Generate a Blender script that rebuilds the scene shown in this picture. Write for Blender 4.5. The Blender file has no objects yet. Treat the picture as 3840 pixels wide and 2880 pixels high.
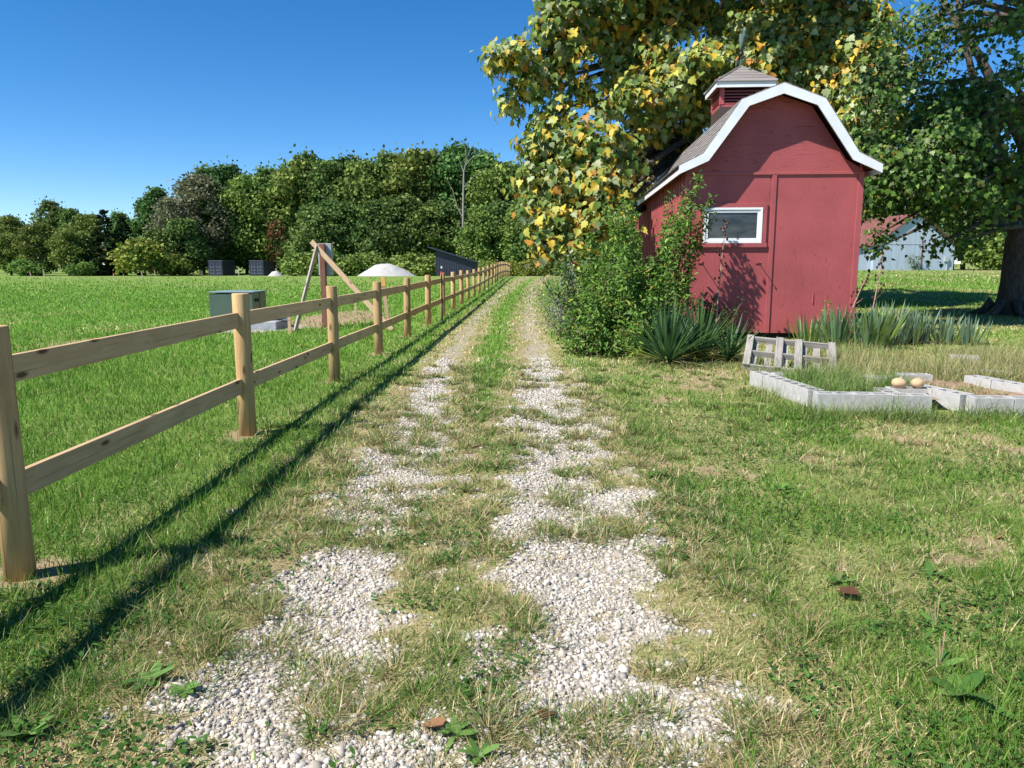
import bpy, math, random
import numpy as np
from mathutils import Vector, Matrix
R = math.radians
rng = np.random.default_rng(7)
random.seed(7)
sc = bpy.context.scene
COL = sc.collection

# ------------------------------------------------------------------ helpers
def link(o, parent=None):
    COL.objects.link(o)
    if parent is not None: o.parent = parent
    return o
def tag(o, label=None, cat=None, group=None, kind=None):
    if label: o['label'] = label
    if cat: o['category'] = cat
    if group: o['group'] = group
    if kind: o['kind'] = kind
    return o
def thing(name, label, cat, loc=(0, 0, 0), rz=0, group=None):
    o = bpy.data.objects.new(name, None); COL.objects.link(o)
    o.empty_display_size = .1
    o.location = loc; o.rotation_euler = (0, 0, rz)
    return tag(o, label, cat, group)
def copy_tree(o, parent=None):
    c = o.copy(); COL.objects.link(c)
    if parent is not None: c.parent = parent
    for ch in [k for k in o.children]: copy_tree(ch, c)
    return c
def npmesh(name, V, faces, mats, col=None, smooth=False, mi=None):
    me = bpy.data.meshes.new(name)
    V = np.ascontiguousarray(V, dtype=np.float32)
    me.vertices.add(len(V)); me.vertices.foreach_set('co', V.ravel())
    loops = np.concatenate([f.ravel() for f in faces]).astype(np.int32)
    tot = np.concatenate([np.full(len(f), f.shape[1], dtype=np.int32) for f in faces])
    start = np.concatenate([[0], np.cumsum(tot)[:-1]]).astype(np.int32)
    me.loops.add(len(loops)); me.loops.foreach_set('vertex_index', loops)
    me.polygons.add(len(tot)); me.polygons.foreach_set('loop_start', start)
    for m in (mats if isinstance(mats, (list, tuple)) else [mats]): me.materials.append(m)
    if mi is not None: me.polygons.foreach_set('material_index', np.asarray(mi, dtype=np.int32))
    if smooth: me.polygons.foreach_set('use_smooth', np.ones(len(tot), dtype=bool))
    me.update(calc_edges=True)
    if col is not None:
        a = me.attributes.new('Col', 'FLOAT_COLOR', 'POINT')
        c = np.ones((len(V), 4), dtype=np.float32); c[:, :col.shape[1]] = col
        a.data.foreach_set('color', c.ravel())
    return me
def obj(name, me, parent=None, loc=(0, 0, 0)):
    o = bpy.data.objects.new(name, me); o.location = loc
    return link(o, parent)

class MB:
    def __init__(s): s.v = []; s.f = []
    def add(s, vs, fs):
        b = len(s.v); s.v += [tuple(v) for v in vs]; s.f += [tuple(i + b for i in f) for f in fs]; return s
    def box(s, x0, x1, y0, y1, z0, z1):
        return s.add([(x0,y0,z0),(x1,y0,z0),(x1,y1,z0),(x0,y1,z0),(x0,y0,z1),(x1,y0,z1),(x1,y1,z1),(x0,y1,z1)],
              [(0,3,2,1),(4,5,6,7),(0,1,5,4),(1,2,6,5),(2,3,7,6),(3,0,4,7)])
    def obox(s, a, b, w, h, up=(0, 0, 1)):
        a = Vector(a); b = Vector(b); d = (b - a).normalized(); sd = d.cross(Vector(up))
        if sd.length < 1e-4: sd = Vector((1, 0, 0))
        sd.normalize(); u = sd.cross(d)
        vs = []
        for p in (a, b):
            for (i, j) in ((-1,-1),(1,-1),(1,1),(-1,1)): vs.append(p + sd * (i * w / 2) + u * (j * h / 2))
        return s.add(vs, [(0,1,2,3),(7,6,5,4),(0,4,5,1),(1,5,6,2),(2,6,7,3),(3,7,4,0)])
    def prism(s, poly, y0, y1):      # polygon in x,z swept along y
        n = len(poly)
        vs = [(p[0], y0, p[1]) for p in poly] + [(p[0], y1, p[1]) for p in poly]
        return s.add(vs, [tuple(range(n)), tuple(range(2*n-1, n-1, -1))] + [(i, i + n, (i + 1) % n + n, (i + 1) % n) for i in range(n)])
    def tube(s, pts, rad, n=8, cap=True):
        pts = [Vector(p) for p in pts]; b = len(s.v); prev = None
        for i, p in enumerate(pts):
            d = (pts[min(i + 1, len(pts) - 1)] - pts[max(i - 1, 0)]).normalized()
            if prev is None:
                prev = d.cross(Vector((0, 0, 1)) if abs(d.z) < .9 else Vector((1, 0, 0))).normalized()
            e1 = (prev - d * prev.dot(d)).normalized(); e2 = d.cross(e1); prev = e1
            r = rad[i] if hasattr(rad, '__len__') else rad
            for k in range(n):
                a = 2 * math.pi * k / n; s.v.append(tuple(p + (e1 * math.cos(a) + e2 * math.sin(a)) * r))
        for i in range(len(pts) - 1):
            for k in range(n):
                s.f.append((b+i*n+k, b+i*n+(k+1)%n, b+(i+1)*n+(k+1)%n, b+(i+1)*n+k))
        if cap:
            s.f.append(tuple(b + k for k in range(n - 1, -1, -1))); e = b + (len(pts) - 1) * n
            s.f.append(tuple(e + k for k in range(n)))
        return s
    def sphere(s, c, r, nu=10, nv=7, sc3=(1, 1, 1)):
        b = len(s.v)
        for j in range(nv + 1):
            t = math.pi * j / nv
            for i in range(nu):
                a = 2 * math.pi * i / nu
                s.v.append((c[0]+r*sc3[0]*math.sin(t)*math.cos(a), c[1]+r*sc3[1]*math.sin(t)*math.sin(a), c[2]+r*sc3[2]*math.cos(t)))
        for j in range(nv):
            for i in range(nu):
                s.f.append((b+j*nu+i, b+(j+1)*nu+i, b+(j+1)*nu+(i+1)%nu, b+j*nu+(i+1)%nu))
        return s
    def mesh(s, name, mat, smooth=False):
        me = bpy.data.meshes.new(name); me.from_pydata(s.v, [], s.f)
        for m in (mat if isinstance(mat, (list, tuple)) else [mat]): me.materials.append(m)
        if smooth: me.polygons.foreach_set('use_smooth', [True] * len(me.polygons))
        me.update(); return me
    def build(s, name, mat, parent=None, loc=(0, 0, 0), smooth=False, bevel=0):
        o = obj(name, s.mesh(name, mat, smooth), parent, loc)
        if bevel:
            m = o.modifiers.new('bevel', 'BEVEL'); m.width = bevel; m.segments = 2; m.limit_method = 'ANGLE'
        return o

# ------------------------------------------------------------------ numpy noise
def _h(ix, iy, seed):
    with np.errstate(over='ignore'):
        n = (ix.astype(np.int64) * 374761393 + iy.astype(np.int64) * 668265263 + seed * 974634777) & 0xffffffff
        n = ((n ^ (n >> 13)) * 1274126177) & 0xffffffff
        n = ((n ^ (n >> 16)) * 2246822519) & 0xffffffff
        n = n ^ (n >> 15)
    return (n & 0xffffff) / float(0xffffff)
def vnoise(x, y, seed=0):
    ix = np.floor(x); iy = np.floor(y); fx = x - ix; fy = y - iy
    fx = fx*fx*(3-2*fx); fy = fy*fy*(3-2*fy)
    a = _h(ix, iy, seed); b = _h(ix+1, iy, seed); c = _h(ix, iy+1, seed); d = _h(ix+1, iy+1, seed)
    return (a*(1-fx)+b*fx)*(1-fy)+(c*(1-fx)+d*fx)*fy
def fbm(x, y, f, seed=0, o=3):
    t = 0; a = 1; s = 0
    for k in range(o):
        t = t + a*vnoise(x*f+seed*3.1, y*f-seed*1.7, seed+k); s += a; a *= .5; f *= 2.03
    return t/s
def S(t): t = np.clip(t, 0, 1); return t*t*(3-2*t)

# ------------------------------------------------------------------ layout functions
FX = np.array([(-12,-2.65),(.45,-2.6),(3.72,-2.54),(6.95,-2.48),(10.2,-2.41),(13.5,-2.37),(16.9,-2.3),(20,-2.2),(23.4,-2.1),(26.5,-2.04),
               (33,-1.89),(39.5,-1.69),(46,-1.43),(52.5,-1.15),(59,-.94),(65.5,-.73),(78.5,-.24),(120,2.)])
def fencex(y): return np.interp(y, FX[:, 0], FX[:, 1])
def cx(y): return -.27 + .7*(np.clip(np.asarray(y, dtype=float)-15, 0, 70)/27)**2
def terrain(x, y):
    x = np.asarray(x, dtype=float); y = np.asarray(y, dtype=float)
    zc = .4*S((y-34)/30) - 1.0*S((y-68)/42)
    zr = 1.0*np.clip((y-11)/49, 0, 1) - .3*S((y-62)/25)
    w = S((x-5)/12)
    z = zc*(1-w)+zr*w
    near = np.clip(1-np.abs(y-10)/60, 0, 1)
    return z + near*(.05*(fbm(x, y, .35, 5, 2)-.5) - .03*np.exp(-((x-cx(y)+.6)/.35)**2) - .03*np.exp(-((x-cx(y)-.75)/.35)**2))
def tz(x, y): return float(terrain(np.array([x]), np.array([y]))[0])
POSTS = [(float(fencex(3.72+3.25*(n-1))), 3.72+3.25*(n-1)) for n in range(0, 25)]

def zones(x, y):
    """gravel, dry, dirt, lush  (0..1 each)"""
    u = x - cx(y)
    n1 = fbm(x, y, 1.1, 11, 4); n2 = fbm(x, y, 3.2, 12, 3); n3 = fbm(x, y*.6, .45, 13, 3); n4 = fbm(x, y, 9., 14, 2)
    far = S((y-6.5)/5)
    wl = .37*(1-far)+.19*far; wr = .46*(1-far)+.24*far
    ul = -.62 - .2*far; ur = .66+.05*far
    wob = (fbm(x*0, y, .55, 15, 2)-.5)*.2
    bl = np.clip(1.35-np.abs(u-ul-wob)/wl, 0, 1); br = np.clip(1.4-np.abs(u-ur-wob)/wr, 0, 1)
    cen = np.clip(1.2-np.abs(u-.1)/.75, 0, 1)*(1-S((y-2.4)/2.4))*.8
    g = np.maximum(np.maximum(bl, br), cen)
    n5 = fbm(x, y, 6.5, 16, 3)
    g = S((g*1.1 + (n1-.5)*.75 + (n2-.5)*1.25 + (n5-.5)*1.7 + (n4-.5)*.8 - .38 + .1*(1-S((y-2.5)/2.5)))/.62)
    g = g*(1-.6*S((y-9)/9)*(.3+.7*n2))*(1-S((y-30)/25)*.7)
    inside = ((u > -1.6) & (u < 1.3)).astype(float)
    dl = np.clip(1.5-np.abs(u-ul)/(wl*1.9+.12), 0, 1); dr = np.clip(1.5-np.abs(u-ur)/(wr*1.8+.12), 0, 1)
    dry = S((np.maximum(dl, dr)+(n2-.5)*1.0+(n1-.5)*.6-.25)/.7)
    right = S((x-cx(y)-1.1)/.8); left = S((fencex(y)+.9-x)/1.2)
    dry = np.maximum(dry, right*S((n3-.47)/.16)*(.42+.5*n2))
    dry = np.maximum(dry, right*S((n1-.55)/.12)*.7*(1-S((y-13)/6)))
    dry = np.maximum(dry, left*S((n3-.58)/.15)*.4)
    dry = np.maximum(dry, np.exp(-((x-8.3)/4)**2-((y-12.)/2.6)**2)*.85)
    dirt = right*S((n1*.6+n2*.4-.6)/.08)*(1-S((y-9)/6))*.9
    dirt = np.maximum(dirt, S((.55-np.hypot((x-4.1)/1.2, (y-3.6)/1.0)+(n2-.5)*.9)/.25)*.8)
    dirt = np.maximum(dirt, S((1-np.hypot((x+5.05)/1.35, (y-22.3)/4.1)+(n2-.5)*.5)/.2))
    dirt = np.maximum(dirt, S((1-np.hypot((x+8.4)/1.0, (y-15.)/1.6)+(n2-.5)*.7)/.3)*.7)
    for (px, py) in POSTS[:12]:
        dirt = np.maximum(dirt, S((.30+(n4-.5)*.25-np.hypot(x-px, y-py))/.12)*.9)
    gp = S((1-np.hypot((x+6.3)/1.3, (y-18.7)/1.5)+(n2-.5)*.3)/.15)
    g = np.maximum(g*inside, gp)
    dirt = np.maximum(dirt*(1-inside), inside*g*.0+inside*S((n2-.62)/.1)*dry*.5)
    lush = np.clip(left*(.75+.5*(n3-.5)) + (1-left)*(.5+1.5*(n1-.5)+.8*(n2-.5)), 0, 1)
    lush = np.maximum(lush, np.clip(1.1-np.abs(u+.08)/.45, 0, 1)*S((y-4)/3)*.9)
    return g, np.clip(dry, 0, 1), np.clip(dirt, 0, 1), lush

# ------------------------------------------------------------------ materials
MATS = {}
class NT:
    def __init__(s, name, rough=.8, spec=.2):
        m = bpy.data.materials.new(name); m.use_nodes = True; s.m = m; s.t = m.node_tree; s.n = s.t.nodes
        s.b = s.n['Principled BSDF']; s.b.inputs['Roughness'].default_value = rough
        s.b.inputs['Specular IOR Level'].default_value = spec; MATS[name] = m
    def L(s, a, b): s.t.links.new(a, b)
    def node(s, ty, **k):
        n = s.n.new(ty)
        for a, v in k.items(): setattr(n, a, v)
        return n
    def coord(s, which='Object', scale=(1, 1, 1)):
        c = s.node('ShaderNodeTexCoord'); mp = s.node('ShaderNodeMapping'); mp.inputs['Scale'].default_value = scale
        s.L(c.outputs[which], mp.inputs['Vector']); return mp.outputs['Vector']
    def world(s, scale=(1, 1, 1)):
        c = s.node('ShaderNodeNewGeometry'); mp = s.node('ShaderNodeMapping'); mp.inputs['Scale'].default_value = scale
        s.L(c.outputs['Position'], mp.inputs['Vector']); return mp.outputs['Vector']
    def noise(s, vec, scale=5, detail=4, rough=.55, dist=0):
        n = s.node('ShaderNodeTexNoise'); n.inputs['Scale'].default_value = scale; n.inputs['Detail'].default_value = detail
        n.inputs['Roughness'].default_value = rough; n.inputs['Distortion'].default_value = dist
        if vec is not None: s.L(vec, n.inputs['Vector'])
        return n.outputs['Fac']
    def ramp(s, fac, stops):
        r = s.node('ShaderNodeValToRGB'); e = r.color_ramp.elements
        while len(e) < len(stops): e.new(.5)
        for i, (p, c) in enumerate(stops):
            e[i].position = p; e[i].color = (c, c, c, 1) if isinstance(c, (int, float)) else (*c, 1)
        s.L(fac, r.inputs['Fac']); return r.outputs['Color']
    def mix(s, fac, a, b, blend='MIX'):
        n = s.node('ShaderNodeMix', data_type='RGBA', blend_type=blend)
        for i, v in ((0, fac), (6, a), (7, b)):
            if isinstance(v, bpy.types.NodeSocket): s.L(v, n.inputs[i])
            elif i == 0: n.inputs[0].default_value = v
            else: n.inputs[i].default_value = (*v, 1)
        return n.outputs[2]
    def bump(s, h, strength=.3, dist=.01):
        b = s.node('ShaderNodeBump'); b.inputs['Strength'].default_value = strength; b.inputs['Distance'].default_value = dist
        s.L(h, b.inputs['Height']); s.L(b.outputs['Normal'], s.b.inputs['Normal'])
    def base(s, c):
        if isinstance(c, bpy.types.NodeSocket): s.L(c, s.b.inputs['Base Color'])
        else: s.b.inputs['Base Color'].default_value = (*c, 1)
        return s

def speckled(name, c1, c2, scale=6, stretch=(1, 1, 1), rough=.8, bump=.2, bd=.005, spec=.2, metal=0, detail=6):
    k = NT(name, rough, spec); v = k.coord('Object', stretch); f = k.noise(v, scale, detail, .6)
    k.base(k.ramp(f, [(.3, c1), (.7, c2)])); k.b.inputs['Metallic'].default_value = metal
    if bump: k.bump(k.noise(v, scale*3, 4), bump, bd)
    return k.m
def leafmat(name, trans=.35, rough=.55, spec=.25, jitter=0.0):
    k = NT(name, rough, spec); a = k.node('ShaderNodeAttribute'); a.attribute_name = 'Col'; c = a.outputs['Color']
    if jitter:
        oi = k.node('ShaderNodeObjectInfo'); hs = k.node('ShaderNodeHueSaturation')
        mr = k.node('ShaderNodeMapRange'); k.L(oi.outputs['Random'], mr.inputs[0]); mr.inputs[3].default_value = .5-jitter*.12; mr.inputs[4].default_value = .5+jitter*.06
        k.L(mr.outputs[0], hs.inputs['Hue'])
        mv = k.node('ShaderNodeMath', operation='MULTIPLY'); k.L(oi.outputs['Random'], mv.inputs[0]); mv.inputs[1].default_value = 7.31
        fr = k.node('ShaderNodeMath', operation='FRACT'); k.L(mv.outputs[0], fr.inputs[0])
        mr2 = k.node('ShaderNodeMapRange'); k.L(fr.outputs[0], mr2.inputs[0]); mr2.inputs[3].default_value = 1-jitter*.9; mr2.inputs[4].default_value = 1+jitter
        k.L(mr2.outputs[0], hs.inputs['Value']); k.L(c, hs.inputs['Color']); c = hs.outputs['Color']
    k.base(c)
    t = k.node('ShaderNodeBsdfTranslucent'); k.L(c, t.inputs['Color'])
    ms = k.node('ShaderNodeMixShader'); ms.inputs[0].default_value = trans
    k.L(k.b.outputs[0], ms.inputs[1]); k.L(t.outputs[0], ms.inputs[2]); k.L(ms.outputs[0], k.n['Material Output'].inputs['Surface'])
    return k.m
M_leaf = leafmat('leaf_green', .38, .5, .3)
M_leaf_far = leafmat('leaf_far', .25, .7, .15, .28)
M_grass = leafmat('grass_blade', .3, .6, .15)
M_dryleaf = leafmat('dry_leaf', .2, .8, .1)

# ground: grass, straw, dirt and crushed limestone mixed by vertex weights
k = NT('ground_mix', .95, .08)
a = k.node('ShaderNodeAttribute'); a.attribute_name = 'Col'
sp = k.node('ShaderNodeSeparateColor'); k.L(a.outputs['Color'], sp.inputs[0])
gr_, dr_, di_, lu_ = sp.outputs[0], sp.outputs[1], sp.outputs[2], a.outputs['Alpha']
w = k.world()
fine = k.noise(w, 38, 5, .7); mid = k.noise(w, 5, 4, .6); big = k.noise(w, .35, 3, .55)
stretch = k.noise(k.world((.55, 2.2, 1)), 2.2, 5, .7)
lushc = k.ramp(fine, [(.25, (.045, .095, .012)), (.5, (.095, .21, .028)), (.78, (.17, .31, .05))])
palec = k.ramp(fine, [(.25, (.07, .1, .02)), (.5, (.17, .2, .055)), (.78, (.28, .29, .1))])
gcol = k.mix(lu_, palec, lushc)
gcol = k.mix(k.ramp(stretch, [(.35, 0.), (.7, .5)]), gcol, (.24, .3, .075))
gcol = k.mix(k.ramp(big, [(.42, 0.), (.66, .35)]), gcol, (.3, .31, .1))
straw = k.ramp(fine, [(.22, (.1, .085, .035)), (.42, (.24, .2, .09)), (.6, (.37, .31, .16)), (.8, (.52, .46, .28))])
straw = k.mix(k.ramp(k.noise(w, 11, 4, .65), [(.42, 0.), (.62, .55)]), straw, (.17, .2, .06))
gcol = k.mix(dr_, gcol, straw)
dirtc = k.ramp(mid, [(.3, (.3, .2, .12)), (.7, (.46, .34, .22))])
dirtc = k.mix(k.ramp(fine, [(.4, .5), (.7, 0.)]), dirtc, (.2, .14, .085))
gcol = k.mix(di_, gcol, dirtc)
vo = k.node('ShaderNodeTexVoronoi'); vo.inputs['Scale'].default_value = 42; k.L(w, vo.inputs['Vector'])
vo.inputs['Randomness'].default_value = 1
vs_ = k.node('ShaderNodeSeparateColor'); k.L(vo.outputs['Color'], vs_.inputs[0])
stone = k.ramp(vs_.outputs[0], [(0., (.3, .26, .21)), (.5, (.46, .42, .36)), (1., (.6, .57, .52))])
stone = k.mix(k.ramp(vo.outputs['Distance'], [(.25, 0.), (.75, .75)]), stone, (.2, .17, .13))
stone = k.mix(k.ramp(mid, [(.42, 0.), (.66, .75)]), stone, (.4, .33, .23))
gcol = k.mix(gr_, gcol, stone)
k.base(gcol)
bh = k.mix(gr_, fine, k.ramp(vo.outputs['Distance'], [(0., 1.), (.8, 0.)]))
k.bump(bh, .55, .02)
M_ground = k.m

def woodmat(name, c1, c2, knot, axis='x', gs=1.0, rough=.75):
    k = NT(name, rough, .2)
    st = {'x': (1.3, 22, 22), 'z': (22, 22, 1.3)}[axis]; st2 = {'x': (2.2, 7, 7), 'z': (7, 7, 2.2)}[axis]
    oi = k.node('ShaderNodeObjectInfo')
    c = k.node('ShaderNodeTexCoord'); ad = k.node('ShaderNodeVectorMath', operation='ADD')
    mu = k.node('ShaderNodeMath', operation='MULTIPLY'); k.L(oi.outputs['Random'], mu.inputs[0]); mu.inputs[1].default_value = 37
    k.L(c.outputs['Object'], ad.inputs[0]); k.L(mu.outputs[0], ad.inputs[1])
    def mp(sv):
        m = k.node('ShaderNodeMapping'); m.inputs['Scale'].default_value = sv; k.L(ad.outputs[0], m.inputs['Vector']); return m.outputs['Vector']
    g = k.noise(mp(st), 1.6*gs, 6, .65, .6); b = k.noise(mp((1, 1, 1)), 2.2, 3)
    col = k.ramp(g, [(.3, c1), (.68, c2)])
    col = k.mix(k.ramp(b, [(.35, .35), (.65, 0.)]), col, tuple(x*.72 for x in c1))
    v = k.node('ShaderNodeTexVoronoi'); v.inputs['Scale'].default_value = 1.25; k.L(mp(st2), v.inputs['Vector'])
    col = k.mix(k.ramp(v.outputs['Distance'], [(.09, .95), (.19, 0.)]), col, knot)
    ck = k.noise(mp({'x': (.7, 60, 60), 'z': (60, 60, .7)}[axis]), 1.2, 2, .5)
    col = k.mix(k.ramp(ck, [(.31, .75), (.36, 0.)]), col, tuple(x*.35 for x in c1))
    oi2 = k.node('ShaderNodeHueSaturation'); mr = k.node('ShaderNodeMapRange'); k.L(oi.outputs['Random'], mr.inputs[0])
    mr.inputs[3].default_value = .9; mr.inputs[4].default_value = 1.1; k.L(mr.outputs[0], oi2.inputs['Value']); k.L(col, oi2.inputs['Color'])
    k.base(oi2.outputs['Color']); k.bump(g, .25, .004); return k.m
M_post = woodmat('post_wood', (.42, .26, .11), (.6, .41, .2), (.13, .06, .025), 'z')
M_rail = woodmat('rail_wood', (.5, .33, .17), (.66, .47, .27), (.1, .05, .025), 'x')
M_lumber = woodmat('lumber', (.45, .29, .17), (.62, .45, .3), (.15, .08, .04), 'x')
M_greylumber = woodmat('weathered_lumber', (.36, .3, .25), (.58, .5, .43), (.16, .12, .1), 'x')
M_pallet = woodmat('pallet_wood', (.23, .21, .185), (.42, .39, .35), (.2, .17, .14), 'x')

def redpaint(name, vertical=True, c=(.235, .052, .055)):
    k = NT(name, .55, .35)
    sv = (9, 9, .8) if vertical else (.9, .9, 11)
    f = k.noise(k.coord('Object', sv), 3, 5, .65, .3); b = k.noise(k.coord('Object'), 1.1, 4)
    col = k.ramp(b, [(.3, tuple(x*.86 for x in c)), (.7, tuple(min(1, x*1.14) for x in c))])
    cr = k.noise(k.coord('Object', (5, 5, 1.2) if vertical else (1.2, 1.2, 7)), 2.6, 6, .7, 1.2)
    crm = k.ramp(cr, [(.63, 0.), (.66, 1.), (.685, 0.)]) if vertical else k.ramp(cr, [(.6, 0.), (.63, 1.), (.66, 0.)])
    col = k.mix(crm, col, tuple(x*.45 for x in c))
    k.base(col)
    h = k.mix(.5, f, cr); h2 = k.mix(crm, h, (0, 0, 0)); k.bump(h2, .6, .012); return k.m
M_red = redpaint('red_paint', True, (.37, .083, .086)); M_redh = redpaint('red_paint_gable', False, (.37, .083, .086)); M_redtrim = redpaint('red_trim', True, (.37, .088, .09))
M_white = speckled('white_paint', (.68, .7, .72), (.8, .81, .82), 3, rough=.5, bump=.1)
M_vinyl = speckled('white_vinyl', (.78, .79, .8), (.83, .84, .85), 2, rough=.35, bump=0)
k = NT('window_glass', .08, .6); k.base(k.ramp(k.noise(k.coord('Object', (1, 1, 2.5)), 2.2, 3), [(.35, (.02, .022, .024)), (.7, (.075, .08, .085))])); M_glass = k.m
k = NT('shingle', .92, .1); oi = k.coord('Object', (1, 1, 1)); f1 = k.noise(oi, 90, 3, .7); f2 = k.noise(k.coord('Object', (.4, 3.2, 9)), 2.2, 2)
k.base(k.mix(k.ramp(f1, [(.35, .55), (.65, 0.)]), k.ramp(f2, [(.35, (.21, .185, .175)), (.65, (.33, .3, .285))]), (.13, .115, .11))); k.bump(f1, .5, .006); M_shingle = k.m
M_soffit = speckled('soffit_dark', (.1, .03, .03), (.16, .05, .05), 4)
M_flash = speckled('brown_flashing', (.06, .04, .034), (.09, .06, .05), 2, rough=.45, bump=0, spec=.4)
M_patina = speckled('copper_patina', (.06, .11, .1), (.16, .22, .2), 30, rough=.7, metal=.2)
M_darkmetal = speckled('dark_metal', (.03, .032, .035), (.06, .06, .065), 12, rough=.55, metal=.3)
M_block = speckled('concrete_block', (.36, .35, .33), (.5, .49, .46), 9, rough=.95, bump=.5, bd=.006)
M_pad = speckled('concrete_pad', (.3, .32, .34), (.42, .44, .46), 7, rough=.95, bump=.4)
M_soil = speckled('garden_soil', (.2, .13, .08), (.4, .28, .18), 14, rough=1, bump=.8, bd=.03)
M_xfmr = speckled('green_enamel', (.075, .115, .085), (.095, .14, .105), 2, rough=.4, bump=0, spec=.4)
M_sticker = speckled('white_sticker', (.7, .75, .8), (.8, .82, .85), 20, bump=0)
M_black = speckled('black_parts_and_shade', (.01, .01, .01), (.02, .02, .02), 5, bump=0)  # near-black for cable and handles, also painted shade under shed and behind louvers
M_redpost = woodmat('red_brown_post', (.19, .085, .06), (.3, .145, .11), (.08, .03, .02), 'z')
M_greybox = speckled('grey_enclosure', (.38, .4, .42), (.46, .48, .5), 2, rough=.45, bump=0, metal=.2)
M_redtip = speckled('red_tape', (.6, .04, .05), (.75, .08, .1), 9, bump=0)
M_gourd = speckled('gourd_skin', (.48, .31, .17), (.62, .43, .26), 3, rough=.6, bump=.15)
M_barnwall = None
k = NT('galvanised_siding', .5, .4); f = k.noise(k.coord('Object', (3.5, 3.5, .25)), 1.2, 5, .65)
k.base(k.ramp(f, [(.3, (.34, .4, .48)), (.7, (.46, .53, .62))])); k.b.inputs['Metallic'].default_value = .15
k.bump(k.noise(k.coord('Object', (9, 9, .02)), 1.0, 1), .4, .04); M_barnwall = k.m
M_barnroof = speckled('rusty_roof', (.14, .05, .045), (.23, .1, .085), 1.2, (1, 1, 3), rough=.7)
M_navy = speckled('navy_steel', (.028, .03, .055), (.045, .048, .08), 3, rough=.5, bump=.1, spec=.4)
M_navylight = speckled('worn_steel_rod', (.2, .21, .27), (.34, .35, .42), 6, rough=.5, bump=0)
M_darkshed = speckled('dark_ribbed_steel', (.028, .032, .05), (.045, .05, .075), 2, rough=.45, bump=.1, spec=.4)
M_bark = speckled('bark', (.055, .042, .032), (.16, .13, .105), 5, (2.5, 2.5, .8), rough=.95, bump=1., bd=.05)
M_barkpale = speckled('pale_dead_bark', (.2, .18, .16), (.34, .31, .28), 4, (3, 3, .6), rough=.9)
M_stem = speckled('twig', (.12, .085, .05), (.22, .16, .1), 9, rough=.9)
M_drystem = speckled('dry_stalk', (.34, .2, .13), (.5, .34, .24), 15, rough=.9)
M_pod = speckled('dry_pod', (.035, .02, .016), (.09, .055, .045), 15, rough=.9)
k = NT('limestone_heap', .95, .1); f = k.noise(k.coord('Object'), 14, 5, .75); k.base(k.ramp(f, [(.3, (.3, .285, .265)), (.62, (.55, .53, .5))])); k.bump(f, .8, .08); M_heap = k.m
k = NT('limestone_chip', .9, .12); a = k.node('ShaderNodeAttribute'); a.attribute_name = 'Col'; k.base(a.outputs['Color']); M_chip = k.m

# ------------------------------------------------------------------ ground sheets
def geo(a, b, r):
    o = [a]
    while o[-1] < b: o.append(o[-1]*r)
    return o
ys = np.array(list(np.arange(-10, 1, .5)) + [1.0 + .02*i for i in range(1)] + [y for y in geo(1.03, 60, 1.013)] + [y for y in geo(61, 900, 1.06)])
xin = np.arange(-6, 6.001, .05); xo = np.array(geo(6.06, 750, 1.05))
xs = np.concatenate([-xo[::-1], xin, xo])
X, Y = np.meshgrid(xs, ys); Z = terrain(X, Y)
g, d, di, lu = zones(X, Y)
V = np.stack([X, Y, Z], -1).reshape(-1, 3); C4 = np.stack([g, d, di, lu], -1).reshape(-1, 4)
ny, nx = X.shape
idx = np.arange(nx*ny).reshape(ny, nx)
F = np.stack([idx[:-1, :-1], idx[:-1, 1:], idx[1:, 1:], idx[1:, :-1]], -1).reshape(-1, 4)
xc = (X[:-1, :-1]+X[1:, 1:])/2; yc = (Y[:-1, :-1]+Y[1:, 1:])/2
intrack = ((np.abs(xc-cx(yc)) < 1.65) & (yc < 90)).reshape(-1)
def sub(Fs, name, kind):
    u, inv = np.unique(Fs, return_inverse=True)
    o = obj(name, npmesh(name, V[u], [inv.reshape(Fs.shape)], M_ground, C4[u], True)); tag(o, kind=kind); return o
tag(sub(F[~intrack], 'ground', 'structure'), 'mown green lawn and field with dry straw patches around the gravel lane', 'ground')
tag(sub(F[intrack], 'gravel_track', 'structure'), 'two wheel ruts of white gravel with grass between them', 'track')

# ------------------------------------------------------------------ ribbons (blades, leaves, grass)
def ribbons(P, az, tilt, L, W, droop, segs, col, prof=None, yaw=None, tipcol=None):
    n = len(P); P = np.asarray(P, float)
    h = np.stack([np.cos(az), np.sin(az), np.zeros(n)], -1); up = np.array([0, 0, 1.])
    D = h*np.sin(tilt)[:, None] + up*np.cos(tilt)[:, None]
    side = np.stack([-np.sin(az), np.cos(az), np.zeros(n)], -1)
    if yaw is not None:
        side = side*np.cos(yaw)[:, None] + h*np.sin(yaw)[:, None]
    rows = []; cols = []
    for s in range(segs+1):
        t = s/segs
        c = P + D*(L*t)[:, None] + (h*.5 - up)*(droop*L*t*t)[:, None]
        ww = (W*(prof(t) if prof else (1-t)**.7))[:, None]*.5
        cc = col if tipcol is None else col*(1-t)+tipcol*t
        if s < segs: rows += [c-side*ww, c+side*ww]; cols += [cc, cc]
        else: rows += [c]; cols += [cc]
    m = 2*segs+1
    Vv = np.stack(rows, 1).reshape(-1, 3); Cc = np.stack(cols, 1).reshape(-1, 3)
    b = (np.arange(n)*m)[:, None]
    q = [b + np.array([[2*s, 2*s+1, 2*s+3, 2*s+2]]) for s in range(segs-1)]
    Q = np.concatenate(q, 0) if q else np.zeros((0, 4), int)
    T = b + np.array([[2*segs-2, 2*segs-1, 2*segs]])
    return Vv, Q, T, Cc
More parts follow.
